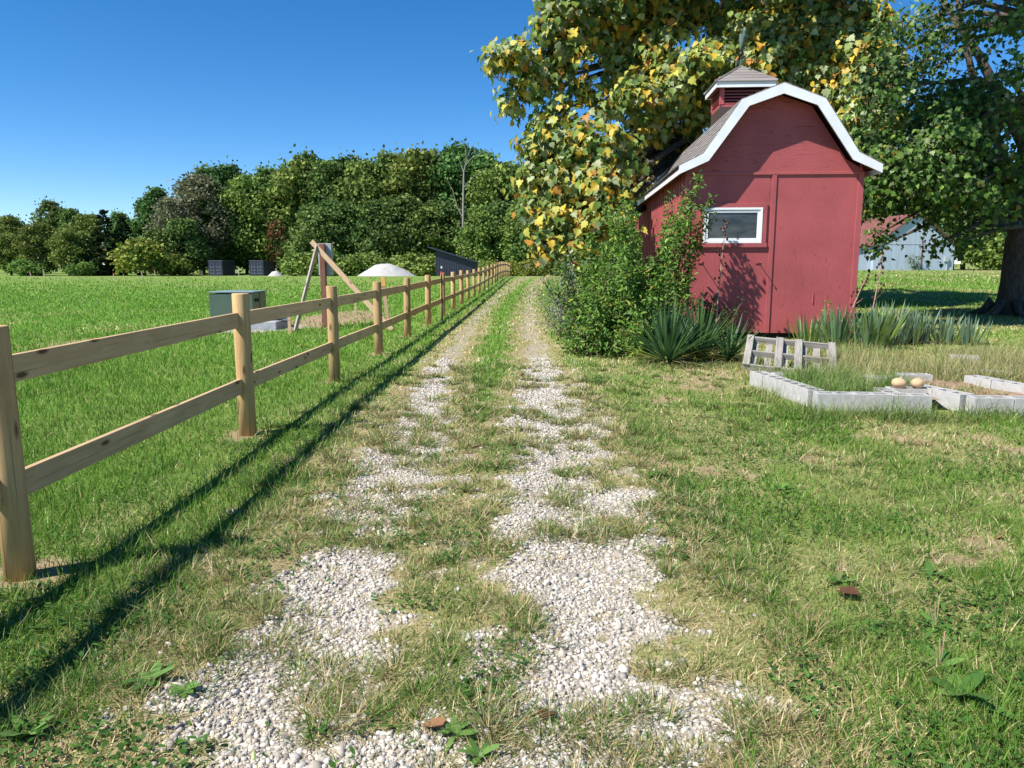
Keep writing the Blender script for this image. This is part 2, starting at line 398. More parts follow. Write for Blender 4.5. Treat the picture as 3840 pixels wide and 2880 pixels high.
def ribmesh(name, parts, mat):
    off = 0; VV = []; QQ = []; TT = []; CC = []
    for (v, q, t, c) in parts:
        VV.append(v); QQ.append(q+off); TT.append(t+off); CC.append(c); off += len(v)
    fs = [f for f in (np.concatenate(QQ), np.concatenate(TT)) if len(f)]
    return npmesh(name, np.concatenate(VV), fs, mat, np.concatenate(CC))

GREEN = np.array([(.055, .135, .016), (.075, .175, .022), (.105, .22, .032), (.145, .26, .045)])
PALE = np.array([(.15, .2, .06), (.2, .24, .085), (.24, .25, .1), (.12, .17, .045)])
STRAW = np.array([(.38, .3, .14), (.48, .4, .21), (.58, .5, .3), (.3, .23, .11)])
def pick(pal, n): return pal[rng.integers(0, len(pal), n)]*rng.uniform(.8, 1.2, (n, 1))

def excluded(x, y):
    # shed footprint, raised beds, transformer pad, gravel heaps
    xr = (x-3.669)*math.cos(R(3.7)) - (y-16.366)*math.sin(R(3.7)); yr = (x-3.669)*math.sin(R(3.7)) + (y-16.366)*math.cos(R(3.7))
    e = (xr > 0) & (xr < 3.57) & (yr > 0) & (yr < 11)
    e |= (x > -7.4) & (x < -5.5) & (y > 18.1) & (y < 19.5)
    e |= (x > 3.2) & (x < 6.2) & (y > 7.95) & (y < 9.85)
    return e
def make_grass(N, y0, y1, seed):
    y = y0*(y1/y0)**rng.random(N); half = .71*y+1.3
    x = (rng.random(N)*2-1)*half
    g, d, di, lu = zones(x, y)
    keep = rng.random(N) < (1-.9*g)*(1-.8*di)*(1-.2*d)*(1-.92*S((y-34)/26))
    keep &= ~excluded(x, y)
    x, y, g, d, di, lu = [a[keep] for a in (x, y, g, d, di, lu)]; n = len(x)
    z = terrain(x, y)
    nn = fbm(x, y, .9, 31, 3); nt = fbm(x, y, 2.6, 33, 2)
    fd = x - fencex(y)
    strip = np.exp(-((fd-.75)/.5)**2)               # longer grass along the road side of the fence
    u = x-cx(y)
    left = S((-fd)/.3)
    L = (.045+.05*nn+.03*lu)*(1+.3*strip+.25*left)*rng.uniform(.5, 1.35, n)
    L *= 1-.3*d
    nearbed = np.exp(-((y-7.75)/.35)**2)*S((x-2.6)/.5)
    L *= 1+1.1*nearbed
    L = np.maximum(L, .0032*y)
    W = np.maximum(.0048*rng.uniform(.6, 1.4, n), .00125*y*rng.uniform(.6, 1.2, n))
    r = rng.random(n)
    c = np.where((r < np.clip(lu*1.3+.1+.25*strip, 0, 1))[:, None], pick(GREEN, n), pick(PALE, n))
    bright = (left*S((nt-.3)/.5))[:, None]
    c = c*(1-.55*bright) + pick(np.array([(.12, .27, .03), (.16, .31, .045), (.09, .23, .025)]), n)*(.55*bright)
    isdry = rng.random(n) < np.clip(d*.62+.12*(1-left)+.03, 0, 1)*(1-.6*S((y-16)/12))
    c = np.where(isdry[:, None], pick(STRAW, n), c)*(1.12+.4*S((y-6)/16))[:, None]
    tilt = np.abs(rng.normal(.55, .38, n)); tilt = np.where(isdry, tilt+.5, tilt); tilt = np.clip(tilt, 0, 1.45)
    tip = c*1.1+np.array([.03, .02, 0])
    return ribbons(np.stack([x, y, z-.005], -1), rng.uniform(0, 6.283, n), tilt, L, W, rng.uniform(0, .35, n), 2, c, yaw=rng.normal(0, .7, n), tipcol=tip)
def tuft_set(NT_, y0, y1):
    ps = []
    y = y0*(y1/y0)**rng.random(NT_*3); x = cx(y) + np.where(rng.random(NT_*3) < .6, rng.uniform(-1.7, 1.6, NT_*3), rng.uniform(-2.1, 4.6, NT_*3))
    g, d, di, lu = zones(x, y); n1 = fbm(x, y, 2.1, 41, 2)
    ok = (n1 > .34+.16*g) & ~excluded(x, y); x = x[ok][:NT_]; y = y[ok][:NT_]; n1 = n1[ok][:NT_]; d = d[ok][:NT_]
    k = rng.integers(22, 75, len(x)); rad = rng.uniform(.02, .07, len(x)); siz = rng.uniform(.05, .15, len(x)); dr = rng.uniform(0, .55, len(x))**1.3+.35*d
    ii = np.repeat(np.arange(len(x)), k); n = len(ii); az = rng.uniform(0, 6.283, n); rr = rad[ii]*np.sqrt(rng.random(n))
    px = x[ii]+np.cos(az)*rr; py = y[ii]+np.sin(az)*rr
    c = np.where((rng.random(n) < dr[ii])[:, None], pick(STRAW, n), pick(np.concatenate([GREEN, PALE[:1]]), n))
    return ribbons(np.stack([px, py, terrain(px, py)-.004], -1), az+rng.normal(0, .35, n), np.clip(rng.normal(.95, .33, n), .05, 1.4), siz[ii]*rng.uniform(.5, 1.3, n),
                   np.maximum(.0045*rng.uniform(.6, 1.3, n), .0011*py), rng.uniform(.05, .35, n), 3, c, yaw=rng.normal(0, .4, n))
tag(obj('grass', ribmesh('grass', [make_grass(640000, 1.35, 62, 1), tuft_set(2400, 1.5, 12)], M_grass)),
    'short green and straw coloured grass blades over lawn and field', 'grass', kind='stuff')
# clover and small broad leaves in patches
N = 60000
y = 1.5*(9/1.5)**rng.random(N); x = cx(y)+rng.uniform(-2.6, 5.5, N); n1 = fbm(x, y, 1.7, 51, 3); g, d, di, lu = zones(x, y)
ok = (n1 > .52) & (rng.random(N) > g*.97) & (di < .5) & ~excluded(x, y); x, y = x[ok], y[ok]; n = len(x)
c = pick(np.array([(.04, .11, .02), (.06, .15, .028), (.09, .19, .035)]), n)
lp = lambda t: 4*t*(1-t)*.98+.12
tag(obj('clover', ribmesh('clover', [ribbons(np.stack([x, y, terrain(x, y)+rng.uniform(.005, .04, n)], -1), rng.uniform(0, 6.28, n), rng.uniform(.7, 1.5, n),
    rng.uniform(.016, .042, n), np.maximum(.014*rng.uniform(.6, 1.5, n), .0014*y), rng.uniform(0, .3, n), 3, c, prof=lp, yaw=rng.normal(0, .5, n))], M_grass)),
    'low patches of small round dark green clover leaves among the grass', 'clover', kind='stuff')

# ------------------------------------------------------------------ loose limestone chips
def ico():
    t = (1+5**.5)/2
    v = np.array([(-1,t,0),(1,t,0),(-1,-t,0),(1,-t,0),(0,-1,t),(0,1,t),(0,-1,-t),(0,1,-t),(t,0,-1),(t,0,1),(-t,0,-1),(-t,0,1)], float)
    f = np.array([(0,11,5),(0,5,1),(0,1,7),(0,7,10),(0,10,11),(1,5,9),(5,11,4),(11,10,2),(10,7,6),(7,1,8),(3,9,4),(3,4,2),(3,2,6),(3,6,8),(3,8,9),(4,9,5),(2,4,11),(6,2,10),(8,6,7),(9,8,1)])
    return v/np.linalg.norm(v[0]), f
def rotmats(n):
    q = rng.normal(size=(n, 4)); q /= np.linalg.norm(q, axis=1)[:, None]; w_, x_, y_, z_ = q.T
    return np.stack([np.stack([1-2*(y_*y_+z_*z_), 2*(x_*y_-z_*w_), 2*(x_*z_+y_*w_)], -1), np.stack([2*(x_*y_+z_*w_), 1-2*(x_*x_+z_*z_), 2*(y_*z_-x_*w_)], -1),
                     np.stack([2*(x_*z_-y_*w_), 2*(y_*z_+x_*w_), 1-2*(x_*x_+y_*y_)], -1)], 1)
N = 190000
y = 1.4*(13/1.4)**rng.random(N); x = cx(y)+rng.uniform(-1.9, 1.75, N)
g, d, di, lu = zones(x, y)
ok = rng.random(N) < g**1.5*.8+.012*(np.abs(x-cx(y)) < 1.45); x, y, g = x[ok], y[ok], g[ok]; n = len(x)
iv, iff = ico()
s = np.exp(rng.normal(math.log(.0078), .42, n)); s = np.clip(s, .0035, .024); s = np.maximum(s, .0015*y)
sh = rng.uniform(.45, 1.25, (n, 3)); RM = rotmats(n)
jit = rng.uniform(.6, 1.3, (n, 12, 1))
Vs = np.einsum('nij,nkj->nki', RM, iv[None]*jit*sh[:, None])*s[:, None, None]
Vs[..., 2] *= .8
Vs += np.stack([x, y, terrain(x, y)+s*.12], -1)[:, None]
tone = rng.uniform(.3, .64, n); warm = rng.uniform(0, 1, n)
cc = np.stack([tone, tone*(.945-.06*warm), tone*(.86-.15*warm)], -1)
dk = rng.random(n) < .08; cc[dk] *= .55
tag(obj('gravel', npmesh('gravel', Vs.reshape(-1, 3), [(iff[None]+(np.arange(n)*12)[:, None, None]).reshape(-1, 3)], M_chip, np.repeat(cc, 12, 0))),
    'loose white crushed limestone chips lying in the two wheel ruts', 'gravel', kind='stuff')

# ------------------------------------------------------------------ fence
fence = thing('wooden_fence', 'two-rail fence of round tan timber posts and planks along the lane', 'fence', (POSTS[0][0], POSTS[0][1], tz(*POSTS[0])))
fo = Vector(fence.location)
for i, (px, py) in enumerate(POSTS):
    zb = tz(px, py); m = MB(); r = .075*random.uniform(.94, 1.06); ht = 1.3+random.uniform(-.02, .02)
    lean = (random.uniform(-.008, .008), random.uniform(-.008, .008))
    m.tube([(0, 0, -.15), (lean[0]*.4, lean[1]*.4, .5), (lean[0], lean[1], ht-.01), (lean[0], lean[1], ht)], [r*1.03, r*1.01, r, r*.95], 28)
    o = m.build('post', M_post, fence, Vector((px, py, zb))-fo, bevel=0)
    for p in o.data.polygons: p.use_smooth = len(p.vertices) == 4 and abs(p.normal.z) < .5
    if i+1 < len(POSTS):
        qx, qy = POSTS[i+1]; zq = tz(qx, qy)
        for hgt in (1.07, .475):
            a = Vector((px, py, zb+hgt+random.uniform(-.01, .01))); b = Vector((qx, qy, zq+hgt+random.uniform(-.01, .01))); dv = b-a
            L = dv.length; m = MB().box(-.03, L+.03, -.019, .019, -.07, .07)
            o = m.build('rail', M_rail, fence, a+Vector((-.022, 0, 0))-fo, bevel=.004)
            o.rotation_euler = (0, -math.asin(dv.z/L), math.atan2(dv.y, dv.x))

# ------------------------------------------------------------------ shed
shed = thing('garden_shed', 'red barn-style shed with white trimmed gambrel roof and cupola', 'shed', (3.669, 16.366, 0), -R(3.7))
W, LEN, Z0, CXs = 3.57, 11.0, .12, 1.785
outer = [(-2.02, 3.56), (-1.54, 3.8), (-.82, 4.84), (0, 5.15), (.82, 4.84), (1.54, 3.8), (2.02, 3.56)]
inner = [(-2.02, 3.39), (-1.43, 3.65), (-.67, 4.71), (0, 4.94), (.67, 4.71), (1.43, 3.65), (2.02, 3.39)]
outer = [(a+CXs, b) for a, b in outer]; inner = [(a+CXs, b) for a, b in inner]
MB().box(.0, W, 0, .05, Z0, 3.42).build('front_wall', M_red, shed)
gp = [(0.0, 3.42), (W, 3.42), (W, 3.5)] + [(x, z+.06) for x, z in inner[5:0:-1]] + [(0.0, 3.5)]
MB().prism(gp, -.012, .045).build('gable_panel', M_redh, shed)
MB().box(0, W, LEN-.05, LEN, Z0, 3.5).build('back_wall', M_red, shed)
MB().prism([(0, 3.5), (W, 3.5)] + [(x, z+.06) for x, z in inner[5:0:-1]], LEN-.05, LEN).build('gable_panel', M_redh, shed)
for x0, x1 in ((0, .05), (W-.05, W)):
    MB().box(x0, x1, .05, LEN-.05, Z0, 3.62).build('side_wall', M_red, shed)
for sx in (-.012, W+.012):
    m = MB()
    for j in range(1, 27): m.box(sx-.014, sx+.014, .41*j-.02, .41*j+.02, Z0, 3.46)
    m.build('batten_strips', M_redtrim, shed)
for x0, x1 in ((-.028, .085), (W-.085, W+.028)):
    MB().box(x0, x1, -.028, .07, Z0-.01, 3.405).build('corner_board', M_redtrim, shed, bevel=.004)
MB().box(1.745, 1.835, -.028, 0, Z0, 3.405).build('centre_batten', M_redtrim, shed, bevel=.004)
MB().box(-.03, W+.03, -.032, 0, 3.407, 3.46).build('head_trim', M_redtrim, shed, bevel=.004)
MB().box(.02, W-.02, .04, LEN-.04, -.12, Z0-.005).build('underfloor_shade', M_black, shed)  # solid black block painted as the shaded gap beneath the floor
# roof deck, shingle courses
deck_t = [(x, z-.012) for x, z in outer]; m = MB()
for i in range(6):
    (xa, za), (xb, zb) = outer[i], outer[i+1]
    m.prism([(xa, za-.085), (xb, zb-.085), (xb, zb-.012), (xa, za-.012)], -.362, LEN+.36)
m.build('roof_deck', M_soffit, shed)
m = MB()
for side in (1, -1):
    prof = [(CXs+side*a, z) for a, z in ((2.05, 3.545), (1.54, 3.8), (.82, 4.84), (0, 5.155))]
    for (xa, za), (xb, zb) in zip(prof[:-1], prof[1:]):
        L = math.hypot(xb-xa, zb-za); nc = max(2, round(L/.14)); dx, dz = (xb-xa)/L, (zb-za)/L; nx_, nz_ = (-dz, dx) if side > 0 else (dz, -dx)
        if nz_ < 0: nx_, nz_ = -nx_, -nz_
        for c in range(nc):
            t0, t1 = c*L/nc, min(L, (c+1)*L/nc+.02)
            P0 = (xa+dx*t0, za+dz*t0); P1 = (xa+dx*t1, za+dz*t1); h0, h1 = .016, .004
            y0 = -.40; 
            while y0 < LEN+.38:
                y1 = min(y0+random.uniform(.28, .34), LEN+.39); hh = h0+random.uniform(-.003, .006)
                q = [(P0[0]+nx_*hh, P0[1]+nz_*hh), (P1[0]+nx_*h1, P1[1]+nz_*h1), (P1[0]-nx_*.004, P1[1]-nz_*.004), (P0[0]-nx_*.004, P0[1]-nz_*.004)]
                m.prism(q if side > 0 else q[::-1], y0+.004, y1); y0 = y1
m.build('shingle_roof', M_shingle, shed)
for i in range(6):
    for (ya, yb) in ((-.4, -.362), (LEN+.362, LEN+.4)):
        q = [outer[i], outer[i+1], inner[i+1], inner[i]]; q = [(x, z-(.006 if j < 2 else 0)) for j, (x, z) in enumerate(q)]
        MB().prism(q, ya, yb).build('rake_board', M_white, shed)
for s in (-1, 1):
    xa = CXs+s*2.02
    MB().box(min(xa, xa-s*.03), max(xa, xa-s*.03), -.361, LEN+.361, 3.39, 3.545).build('eave_board', M_white, shed)
# window
win = MB(); x0, x1, z0, z1 = .27, 1.67, 1.93, 2.83
win.box(x0, x1, -.04, 0, z1-.085, z1).box(x0-.02, x1+.02, -.055, 0, z0-.005, z0+.08).box(x0, x0+.09, -.04, 0, z0+.08, z1-.085).box(x1-.09, x1, -.04, 0, z0+.08, z1-.085)
wo = win.build('window', M_redtrim, shed, bevel=.004)
fx0, fx1, fz0, fz1 = x0+.092, x1-.092, z0+.082, z1-.087
fr = MB()
for (ins, t, yy) in ((0, .045, -.05), (.047, .055, -.032)):
    a, b, c, d_ = fx0+ins, fx1-ins, fz0+ins, fz1-ins
    fr.box(a, b, yy, 0, d_-t, d_).box(a, b, yy, 0, c, c+t).box(a, a+t, yy, 0, c+t, d_-t).box(b-t, b, yy, 0, c+t, d_-t)
fr.build('frame', M_vinyl, wo, bevel=.003)
MB().box(fx0+.1, fx1-.1, -.012, -.004, fz0+.1, fz1-.1).build('pane', M_glass, wo)
def shedz(px): return px
for bx, bz in ((.33, 1.62), (1.53, 1.62)):
    MB().box(bx-.05, bx+.05, -.02, 0, bz-.03, bz+.02).tube([(bx+.02, -.02, bz), (bx+.02, -.25, bz-.01)], .008, 8).sphere((bx+.02, -.25, bz-.01), .016).build('bracket_pin', M_redtrim, shed)
MB().tube([(2.72, -.004, .98), (2.715, -.012, .75)], .012, 6).build('drip_scar', M_red, shed)
# cupola
cu = bpy.data.objects.new('cupola', None); link(cu, shed); cu.location = (CXs, 3.66, 0)
hb = .57
MB().box(-hb, hb, -hb, hb, 4.2, 5.36).build('flashing_base', M_flash, cu)
for rz in range(4):
    m = MB()
    m.box(-hb, hb, -hb, -hb+.05, 5.362, 5.42)
    m.box(-hb, -hb+.09, -hb-.012, -hb+.05, 5.422, 5.80).box(hb-.09, hb, -hb-.012, -hb+.05, 5.422, 5.80)
    for i in range(5):
        zz = 5.435+i*.07; m.add([(-hb+.09, -hb, zz), (hb-.09, -hb, zz), (hb-.09, -hb+.06, zz+.03), (-hb+.09, -hb+.06, zz+.03), (-hb+.09, -hb, zz+.014), (hb-.09, -hb, zz+.014), (hb-.09, -hb+.06, zz+.044), (-hb+.09, -hb+.06, zz+.044)],
            [(0,3,2,1),(4,5,6,7),(0,1,5,4),(1,2,6,5),(2,3,7,6),(3,0,4,7)])
    o = m.build('louver', M_redtrim, cu); o.rotation_euler = (0, 0, rz*math.pi/2)
MB().box(-hb+.08, hb-.08, -hb+.08, hb-.08, 5.37, 5.79).build('louver_gap_shade', M_black, cu)  # black box standing in for the shade behind the louver slats
he = .71
m = MB()
for rz in range(4):
    c_, s_ = math.cos(rz*math.pi/2), math.sin(rz*math.pi/2)
    b = MB().box(-he, he-.025, -he, -he+.025, 5.79, 5.915)
    m.add([(x*c_-y*s_, x*s_+y*c_, z) for x, y, z in b.v], b.f)
m.build('fascia', M_white, cu)
MB().box(-he+.026, he-.026, -he+.026, he-.026, 5.81, 5.86).build('cupola_soffit', M_soffit, cu)
m = MB(); e = he+.03
for rz in range(4):
    c_, s_ = math.cos(rz*math.pi/2), math.sin(rz*math.pi/2); nc = 5
    for i in range(nc):
        t0, t1 = i/nc, (i+1)/nc+.02; h0 = .02
        a0 = e*(1-t0); a1 = max(0.001, e*(1-t1)); za = 5.915+.5*t0; zb = 5.915+.5*t1
        vs = [(-a0, -a0, za+h0), (a0, -a0, za+h0), (a1, -a1, zb+.003), (-a1, -a1, zb+.003), (-a0, -a0, za), (a0, -a0, za)]
        m.add([(x*c_-y*s_, x*s_+y*c_, z) for x, y, z in vs], [(0, 1, 2, 3), (4, 5, 1, 0)])
    for i in range(1):
        for (ax, ay) in ((-e, -e),):
            pts = [(ax*c_-ay*s_, ax*s_+ay*c_, 5.93), (0, 0, 6.44)]; m.tube(pts, [.03, .02], 5)
m.build('cupola_roof', M_shingle, cu)
wv = bpy.data.objects.new('weathervane', None); link(wv, shed); wv.location = (CXs, 3.66, 6.43); wv.rotation_euler = (0, 0, R(8))
MB().tube([(0, 0, -.03), (0, 0, .04), (0, 0, .72)], [.03, .014, .01], 8).build('rod', M_patina, wv)
MB().tube([(-.27, 0, .14), (.27, 0, .14)], .008, 6).tube([(0, -.27, .14), (0, -.008, .14)], .008, 6).tube([(0, .008, .14), (0, .27, .14)], .008, 6).build('direction_arms', M_patina, wv)
MB().sphere((0, 0, .29), .055, 14, 9).sphere((0, 0, .2), .025).build('ball', M_darkmetal, wv, smooth=True)
def letter(strokes, cx_, cy_, rz):
    m = MB(); hgt = .12
    for (a, b) in strokes: m.obox((a[0]*hgt, 0, a[1]*hgt), (b[0]*hgt, 0, b[1]*hgt), .012, .016, (0, 1, 0))
    o = m.build('letter', M_patina, wv, (cx_, cy_, .14)); o.rotation_euler = (0, 0, rz)
letter([((-.3, -.5), (-.3, .5)), ((-.3, .5), (.3, -.5)), ((.3, -.5), (.3, .5))], .31, 0, 0)
letter([((.3, .45), (-.3, .45)), ((-.3, .45), (-.3, 0)), ((-.3, 0), (.3, 0)), ((.3, 0), (.3, -.45)), ((.3, -.45), (-.3, -.45))], -.31, 0, 0)
letter([((-.3, -.5), (-.3, .5)), ((-.3, .5), (.3, .5)), ((-.3, 0), (.2, 0)), ((-.3, -.5), (.3, -.5))], 0, -.31, math.pi/2)
letter([((-.4, .5), (-.2, -.5)), ((-.2, -.5), (0, .3)), ((0, .3), (.2, -.5)), ((.2, -.5), (.4, .5))], 0, .31, math.pi/2)
# cockerel seen almost end on
ck = [(-.30, .50), (-.20, .44), (-.08, .40), (0, .38), (.09, .42), (.17, .52), (.2, .64), (.27, .66), (.21, .70), (.2, .78), (.15, .82), (.11, .76), (.08, .64), (-.02, .58), (-.12, .62), (-.2, .78), (-.32, .84), (-.4, .74), (-.38, .6)]
b = MB().prism(ck, -.03, .03); o = b.build('cockerel_figure', M_patina, wv, bevel=.02); o.rotation_euler = (0, 0, R(80))

# ------------------------------------------------------------------ leaf scattering
def leaf_tpl(kind):
    if kind == 'lobed':
        h = [(.0, .0), (.22, -.04), (.34, .1), (.56, .3), (.36, .42), (.40, .62), (.18, .66), (.0, 1.0)]
        o = h + [(-a, b) for a, b in h[-2:0:-1]]
        v = np.array([(a, b, .18*abs(a)-.22*b*b) for a, b in o] + [(0, .42, -.05)], float); c = len(o)
        f = np.array([(i, (i+1) % c, c) for i in range(c)])
    elif kind == 'oval':
        v = np.array([(0, 0, 0), (.2, .3, .06), (.17, .65, .02), (0, 1, -.16), (-.17, .65, .02), (-.2, .3, .06)], float); f = np.array([(0, 1, 2), (0, 2, 3), (0, 3, 4), (0, 4, 5)])
    else:   # clump of foliage seen from afar
        v = np.array([(-.45, -.1, 0), (-.15, -.5, .1), (.3, -.42, -.05), (.5, .05, .08), (.2, .5, 0), (-.28, .4, .12)], float); f = np.array([(0, 1, 2), (0, 2, 3), (0, 3, 4), (0, 4, 5)])
    return v, f
TPL = {k_: leaf_tpl(k_) for k_ in ('lobed', 'oval', 'clump')}
def norm(a): return a/np.maximum(np.linalg.norm(a, axis=-1, keepdims=True), 1e-9)
def leaves(kind, P, nrm, tip, size, col):
    v, f = TPL[kind]; n = len(P); Yv = norm(tip - nrm*(np.sum(tip*nrm, -1, keepdims=True))); Xv = np.cross(Yv, nrm)
    curl = rng.uniform(.2, 2.4, (n, 1, 1)) if kind != 'clump' else 1.; wid = rng.uniform(.75, 1.1, (n, 1, 1))
    Vv = P[:, None] + size[:, None, None]*(wid*v[None, :, 0:1]*Xv[:, None]+v[None, :, 1:2]*Yv[:, None]+curl*v[None, :, 2:3]*nrm[:, None])
    k = len(v)
    return Vv.reshape(-1, 3), (f[None]+(np.arange(n)*k)[:, None, None]).reshape(-1, 3), np.repeat(col, k, 0)
def leafmesh(name, sets, mat):
    off = 0; VV = []; FF = []; CC = []
    for v, f, c in sets: VV.append(v); FF.append(f+off); CC.append(c); off += len(v)
    return npmesh(name, np.concatenate(VV), [np.concatenate(FF)], mat, np.concatenate(CC))
def palette(cols, wts, n, var=.18):
    cols = np.array(cols); i = rng.choice(len(cols), n, p=np.array(wts)/sum(wts)); return cols[i]*rng.uniform(1-var, 1+var, (n, 1))

# ------------------------------------------------------------------ far trees (prototypes)
def lobes(n, rx, rz, zc, r0, r1):
    out = []
    for i in range(n):
        a = rng.uniform(0, 6.283); u_ = rng.uniform(-.95, 1); q = math.sqrt(max(0, 1-u_*u_))*rng.uniform(.45, .95)
        out.append((math.cos(a)*q*rx, math.sin(a)*q*rx, zc+u_*rz*.9, rng.uniform(r0, r1)))
    return out
def far_crown(lb, n, size, cols, wts, flat=.8):
    lb = np.array(lb); wgt = lb[:, 3]**2; i = rng.choice(len(lb), n, p=wgt/wgt.sum())
    d_ = norm(rng.normal(size=(n, 3))); d_[:, 2] = np.where(d_[:, 2] < -.55, -d_[:, 2], d_[:, 2])
    rr = lb[i, 3]*(rng.uniform(.45, 1.0, n)**.6*1.28)
    P = lb[i, :3] + d_*rr[:, None]*np.array([1, 1, flat]); gm = rng.random(n) < .55; P[gm] = lb[i, :3][gm] + rng.normal(0, .62, (gm.sum(), 3))*lb[i, 3][gm][:, None]*np.array([1, 1, flat])
    tone = rng.uniform(.82, 1.2, len(lb))[i][:, None]
    nrm = norm(d_+rng.normal(0, .8, (n, 3)))
    return leaves('clump', P, nrm, rng.normal(size=(n, 3)), size*rng.uniform(.6, 1.35, n), palette(cols, wts, n)*tone)
G1 = [(.05, .095, .026), (.07, .125, .03), (.1, .155, .04), (.035, .07, .022)]; G1 = [tuple(c_*1.65 for c_ in t_) for t_ in G1]
G2 = [(.075, .125, .026), (.105, .16, .034), (.14, .19, .045), (.055, .1, .024)]; G2 = [tuple(c_*1.55 for c_ in t_) for t_ in G2]
G3 = [(.085, .095, .05), (.11, .115, .065), (.07, .08, .04), (.13, .125, .08)]; G3 = [tuple(c_*1.5 for c_ in t_) for t_ in G3]
G4 = [(.14, .18, .03), (.19, .21, .04), (.1, .15, .03), (.22, .2, .05)]; G4 = [tuple(c_*1.5 for c_ in t_) for t_ in G4]
G5 = [(.018, .036, .012), (.028, .05, .016), (.04, .065, .02)]; G5 = [tuple(c_*1.2 for c_ in t_) for t_ in G5]
PRO = {}
def proto_tree(key, name, h, rx, nl, n, size, cols, zlow=.1, r0=1.4, r1=2.6, trunk_r=.28):
    zc = h*(1+zlow)/2; rz = h*(1-zlow)/2
    t = bpy.data.objects.new(name, None); COL.objects.link(t)
    lb = lobes(nl, rx, rz-r1*.5, zc, r0, r1)
    o = obj('crown', leafmesh('crown', [far_crown(lb, n, size, cols, [3, 3, 2, 1][:len(cols)])], M_leaf_far), t)
    m = MB(); m.tube([(0, 0, -.5), (.1, 0, h*.3), (.0, .1, h*.6), (0, 0, h*.85)], [trunk_r*1.3, trunk_r, trunk_r*.6, .05], 7)
    for q in range(7):
        l = lb[q]; z0_ = max(h*.12, l[2]*.6); m.tube([(0, 0, z0_), (l[0]*.5, l[1]*.5, (z0_+l[2])/2+.3), (l[0], l[1], l[2])], [trunk_r*.5, trunk_r*.3, .04], 5, False)
    m.build('trunk', M_bark, t); PRO[key] = [t, False, h]; return t
proto_tree('a', 'broadleaf_tree', 20, 5.2, 90, 9500, .5, G1, .06, .8, 2.0)
proto_tree('b', 'broadleaf_tree', 18, 5.8, 90, 9500, .48, G2, .05, .8, 2.0)
proto_tree('c', 'broadleaf_tree', 20, 4.0, 80, 8500, .5, G1, .08, .8, 1.8)
proto_tree('d', 'broadleaf_tree', 15, 5.0, 80, 8500, .45, G2, .03, .7, 1.8)
proto_tree('e', 'browning_tree', 17, 3.8, 80, 6500, .36, G3, .1, .7, 1.5)
proto_tree('f', 'broadleaf_tree', 13, 5.4, 80, 8500, .45, G1, .02, .6, 1.7)
proto_tree('g', 'bush', 4.2, 2.6, 26, 2600, .34, G2, .0, .6, 1.15, .1)
proto_tree('h', 'bush', 5, 2.8, 28, 2800, .36, G4, .0, .6, 1.2, .1)
# cedar: conical drooping tiers
t = bpy.data.objects.new('cedar_tree', None); COL.objects.link(t); lb = []
for i in range(110):
    zz = rng.uniform(.3, 12.3); rr = 3.9*(1-zz/13)**.75*rng.uniform(.45, 1); a = rng.uniform(0, 6.283); lb.append((math.cos(a)*rr, math.sin(a)*rr, zz, rng.uniform(.45, .85)*(1-zz/16)))
lb.append((0, 0, 12.6, .4))
obj('crown', leafmesh('crown', [far_crown(lb, 7500, .42, G5, [3, 3, 1], .55)], M_leaf_far), t)
MB().tube([(0, 0, -.5), (0, 0, 12.4)], [.3, .04], 7).build('trunk', M_bark, t); PRO['k'] = [t, False, 12.8]
TREEN = {}
def plant(key, X_, Y_, h, label, cat='tree', group='trees of the woods beyond the field', wf=1., name=None):
    p = PRO[key]
    if not p[1]: o = p[0]; p[1] = True
    else: o = copy_tree(p[0])
    s = h/p[2]; o.location = (X_, Y_, tz(X_, Y_)-.1); o.scale = (s*wf, s*wf, s); o.rotation_euler = (0, 0, rng.uniform(0, 6.28))
    if name: o.name = name
    return tag(o, label, cat, group)
def ptree(key, px, top, Y_, label, wf=1., **kw):   # px, top in the photograph's 2212 wide scale give bearing and height
    pit = math.atan(261.5/1640); dz = (829.5-top)/1640; dy = math.cos(pit)+dz*math.sin(pit); zz = 1.6+(-math.sin(pit)+dz*math.cos(pit))/dy*Y_
    X_ = (px-1106)/1640/ (math.cos(pit)+ (829.5-(top+590)/2)/1640*math.sin(pit))*Y_
    return plant(key, X_, Y_, zz-tz(X_, Y_)+.1, label, wf=wf, **kw)
LB = 'rounded dark green tree in the row of woods behind the field'
LM = 'mid green bushy tree in the row of woods behind the field'
LF = 'lower dark leafy tree at the front edge of the woods'
LFM = 'lower mid green leafy tree at the front edge of the woods'
back = [('a', -35, 470, 165, LB), ('b', 30, 462, 160, LM), ('a', 115, 431, 195, 'pale spreading tree standing far behind the others at the left'), ('c', 160, 448, 190, LB), ('b', 190, 458, 165, LM), ('a', 262, 456, 158, LB),
        ('c', 318, 425, 150, LB), ('c', 345, 402, 148, 'slender dark tree rising just left of the two grey-brown trees'), ('a', 455, 356, 158, LB), ('a', 495, 352, 150, LB), ('b', 545, 372, 148, LM), ('a', 585, 358, 150, LB),
        ('b', 640, 338, 148, LM), ('a', 668, 327, 150, LB), ('c', 715, 344, 146, LB), ('a', 755, 334, 150, LB), ('b', 800, 338, 146, LM), ('a', 845, 325, 148, LB), ('b', 890, 315, 146, LM),
        ('a', 940, 322, 148, LB), ('a', 992, 306, 146, 'tallest rounded tree standing directly behind the bare dead tree'), ('c', 1040, 322, 150, LB), ('b', 1082, 345, 140, 'broad grey-green tree right of the bare dead tree'), ('a', 1120, 350, 142, LB),
        ('b', 1165, 392, 138, LM), ('a', 1225, 380, 135, LB), ('b', 1290, 400, 135, LM), ('a', 1350, 380, 140, LB), ('b', 1420, 400, 135, LM), ('a', 1480, 390, 140, LB)]
for (ky, px, top, Yq, lab) in back: ptree(ky, px, top, Yq, lab)
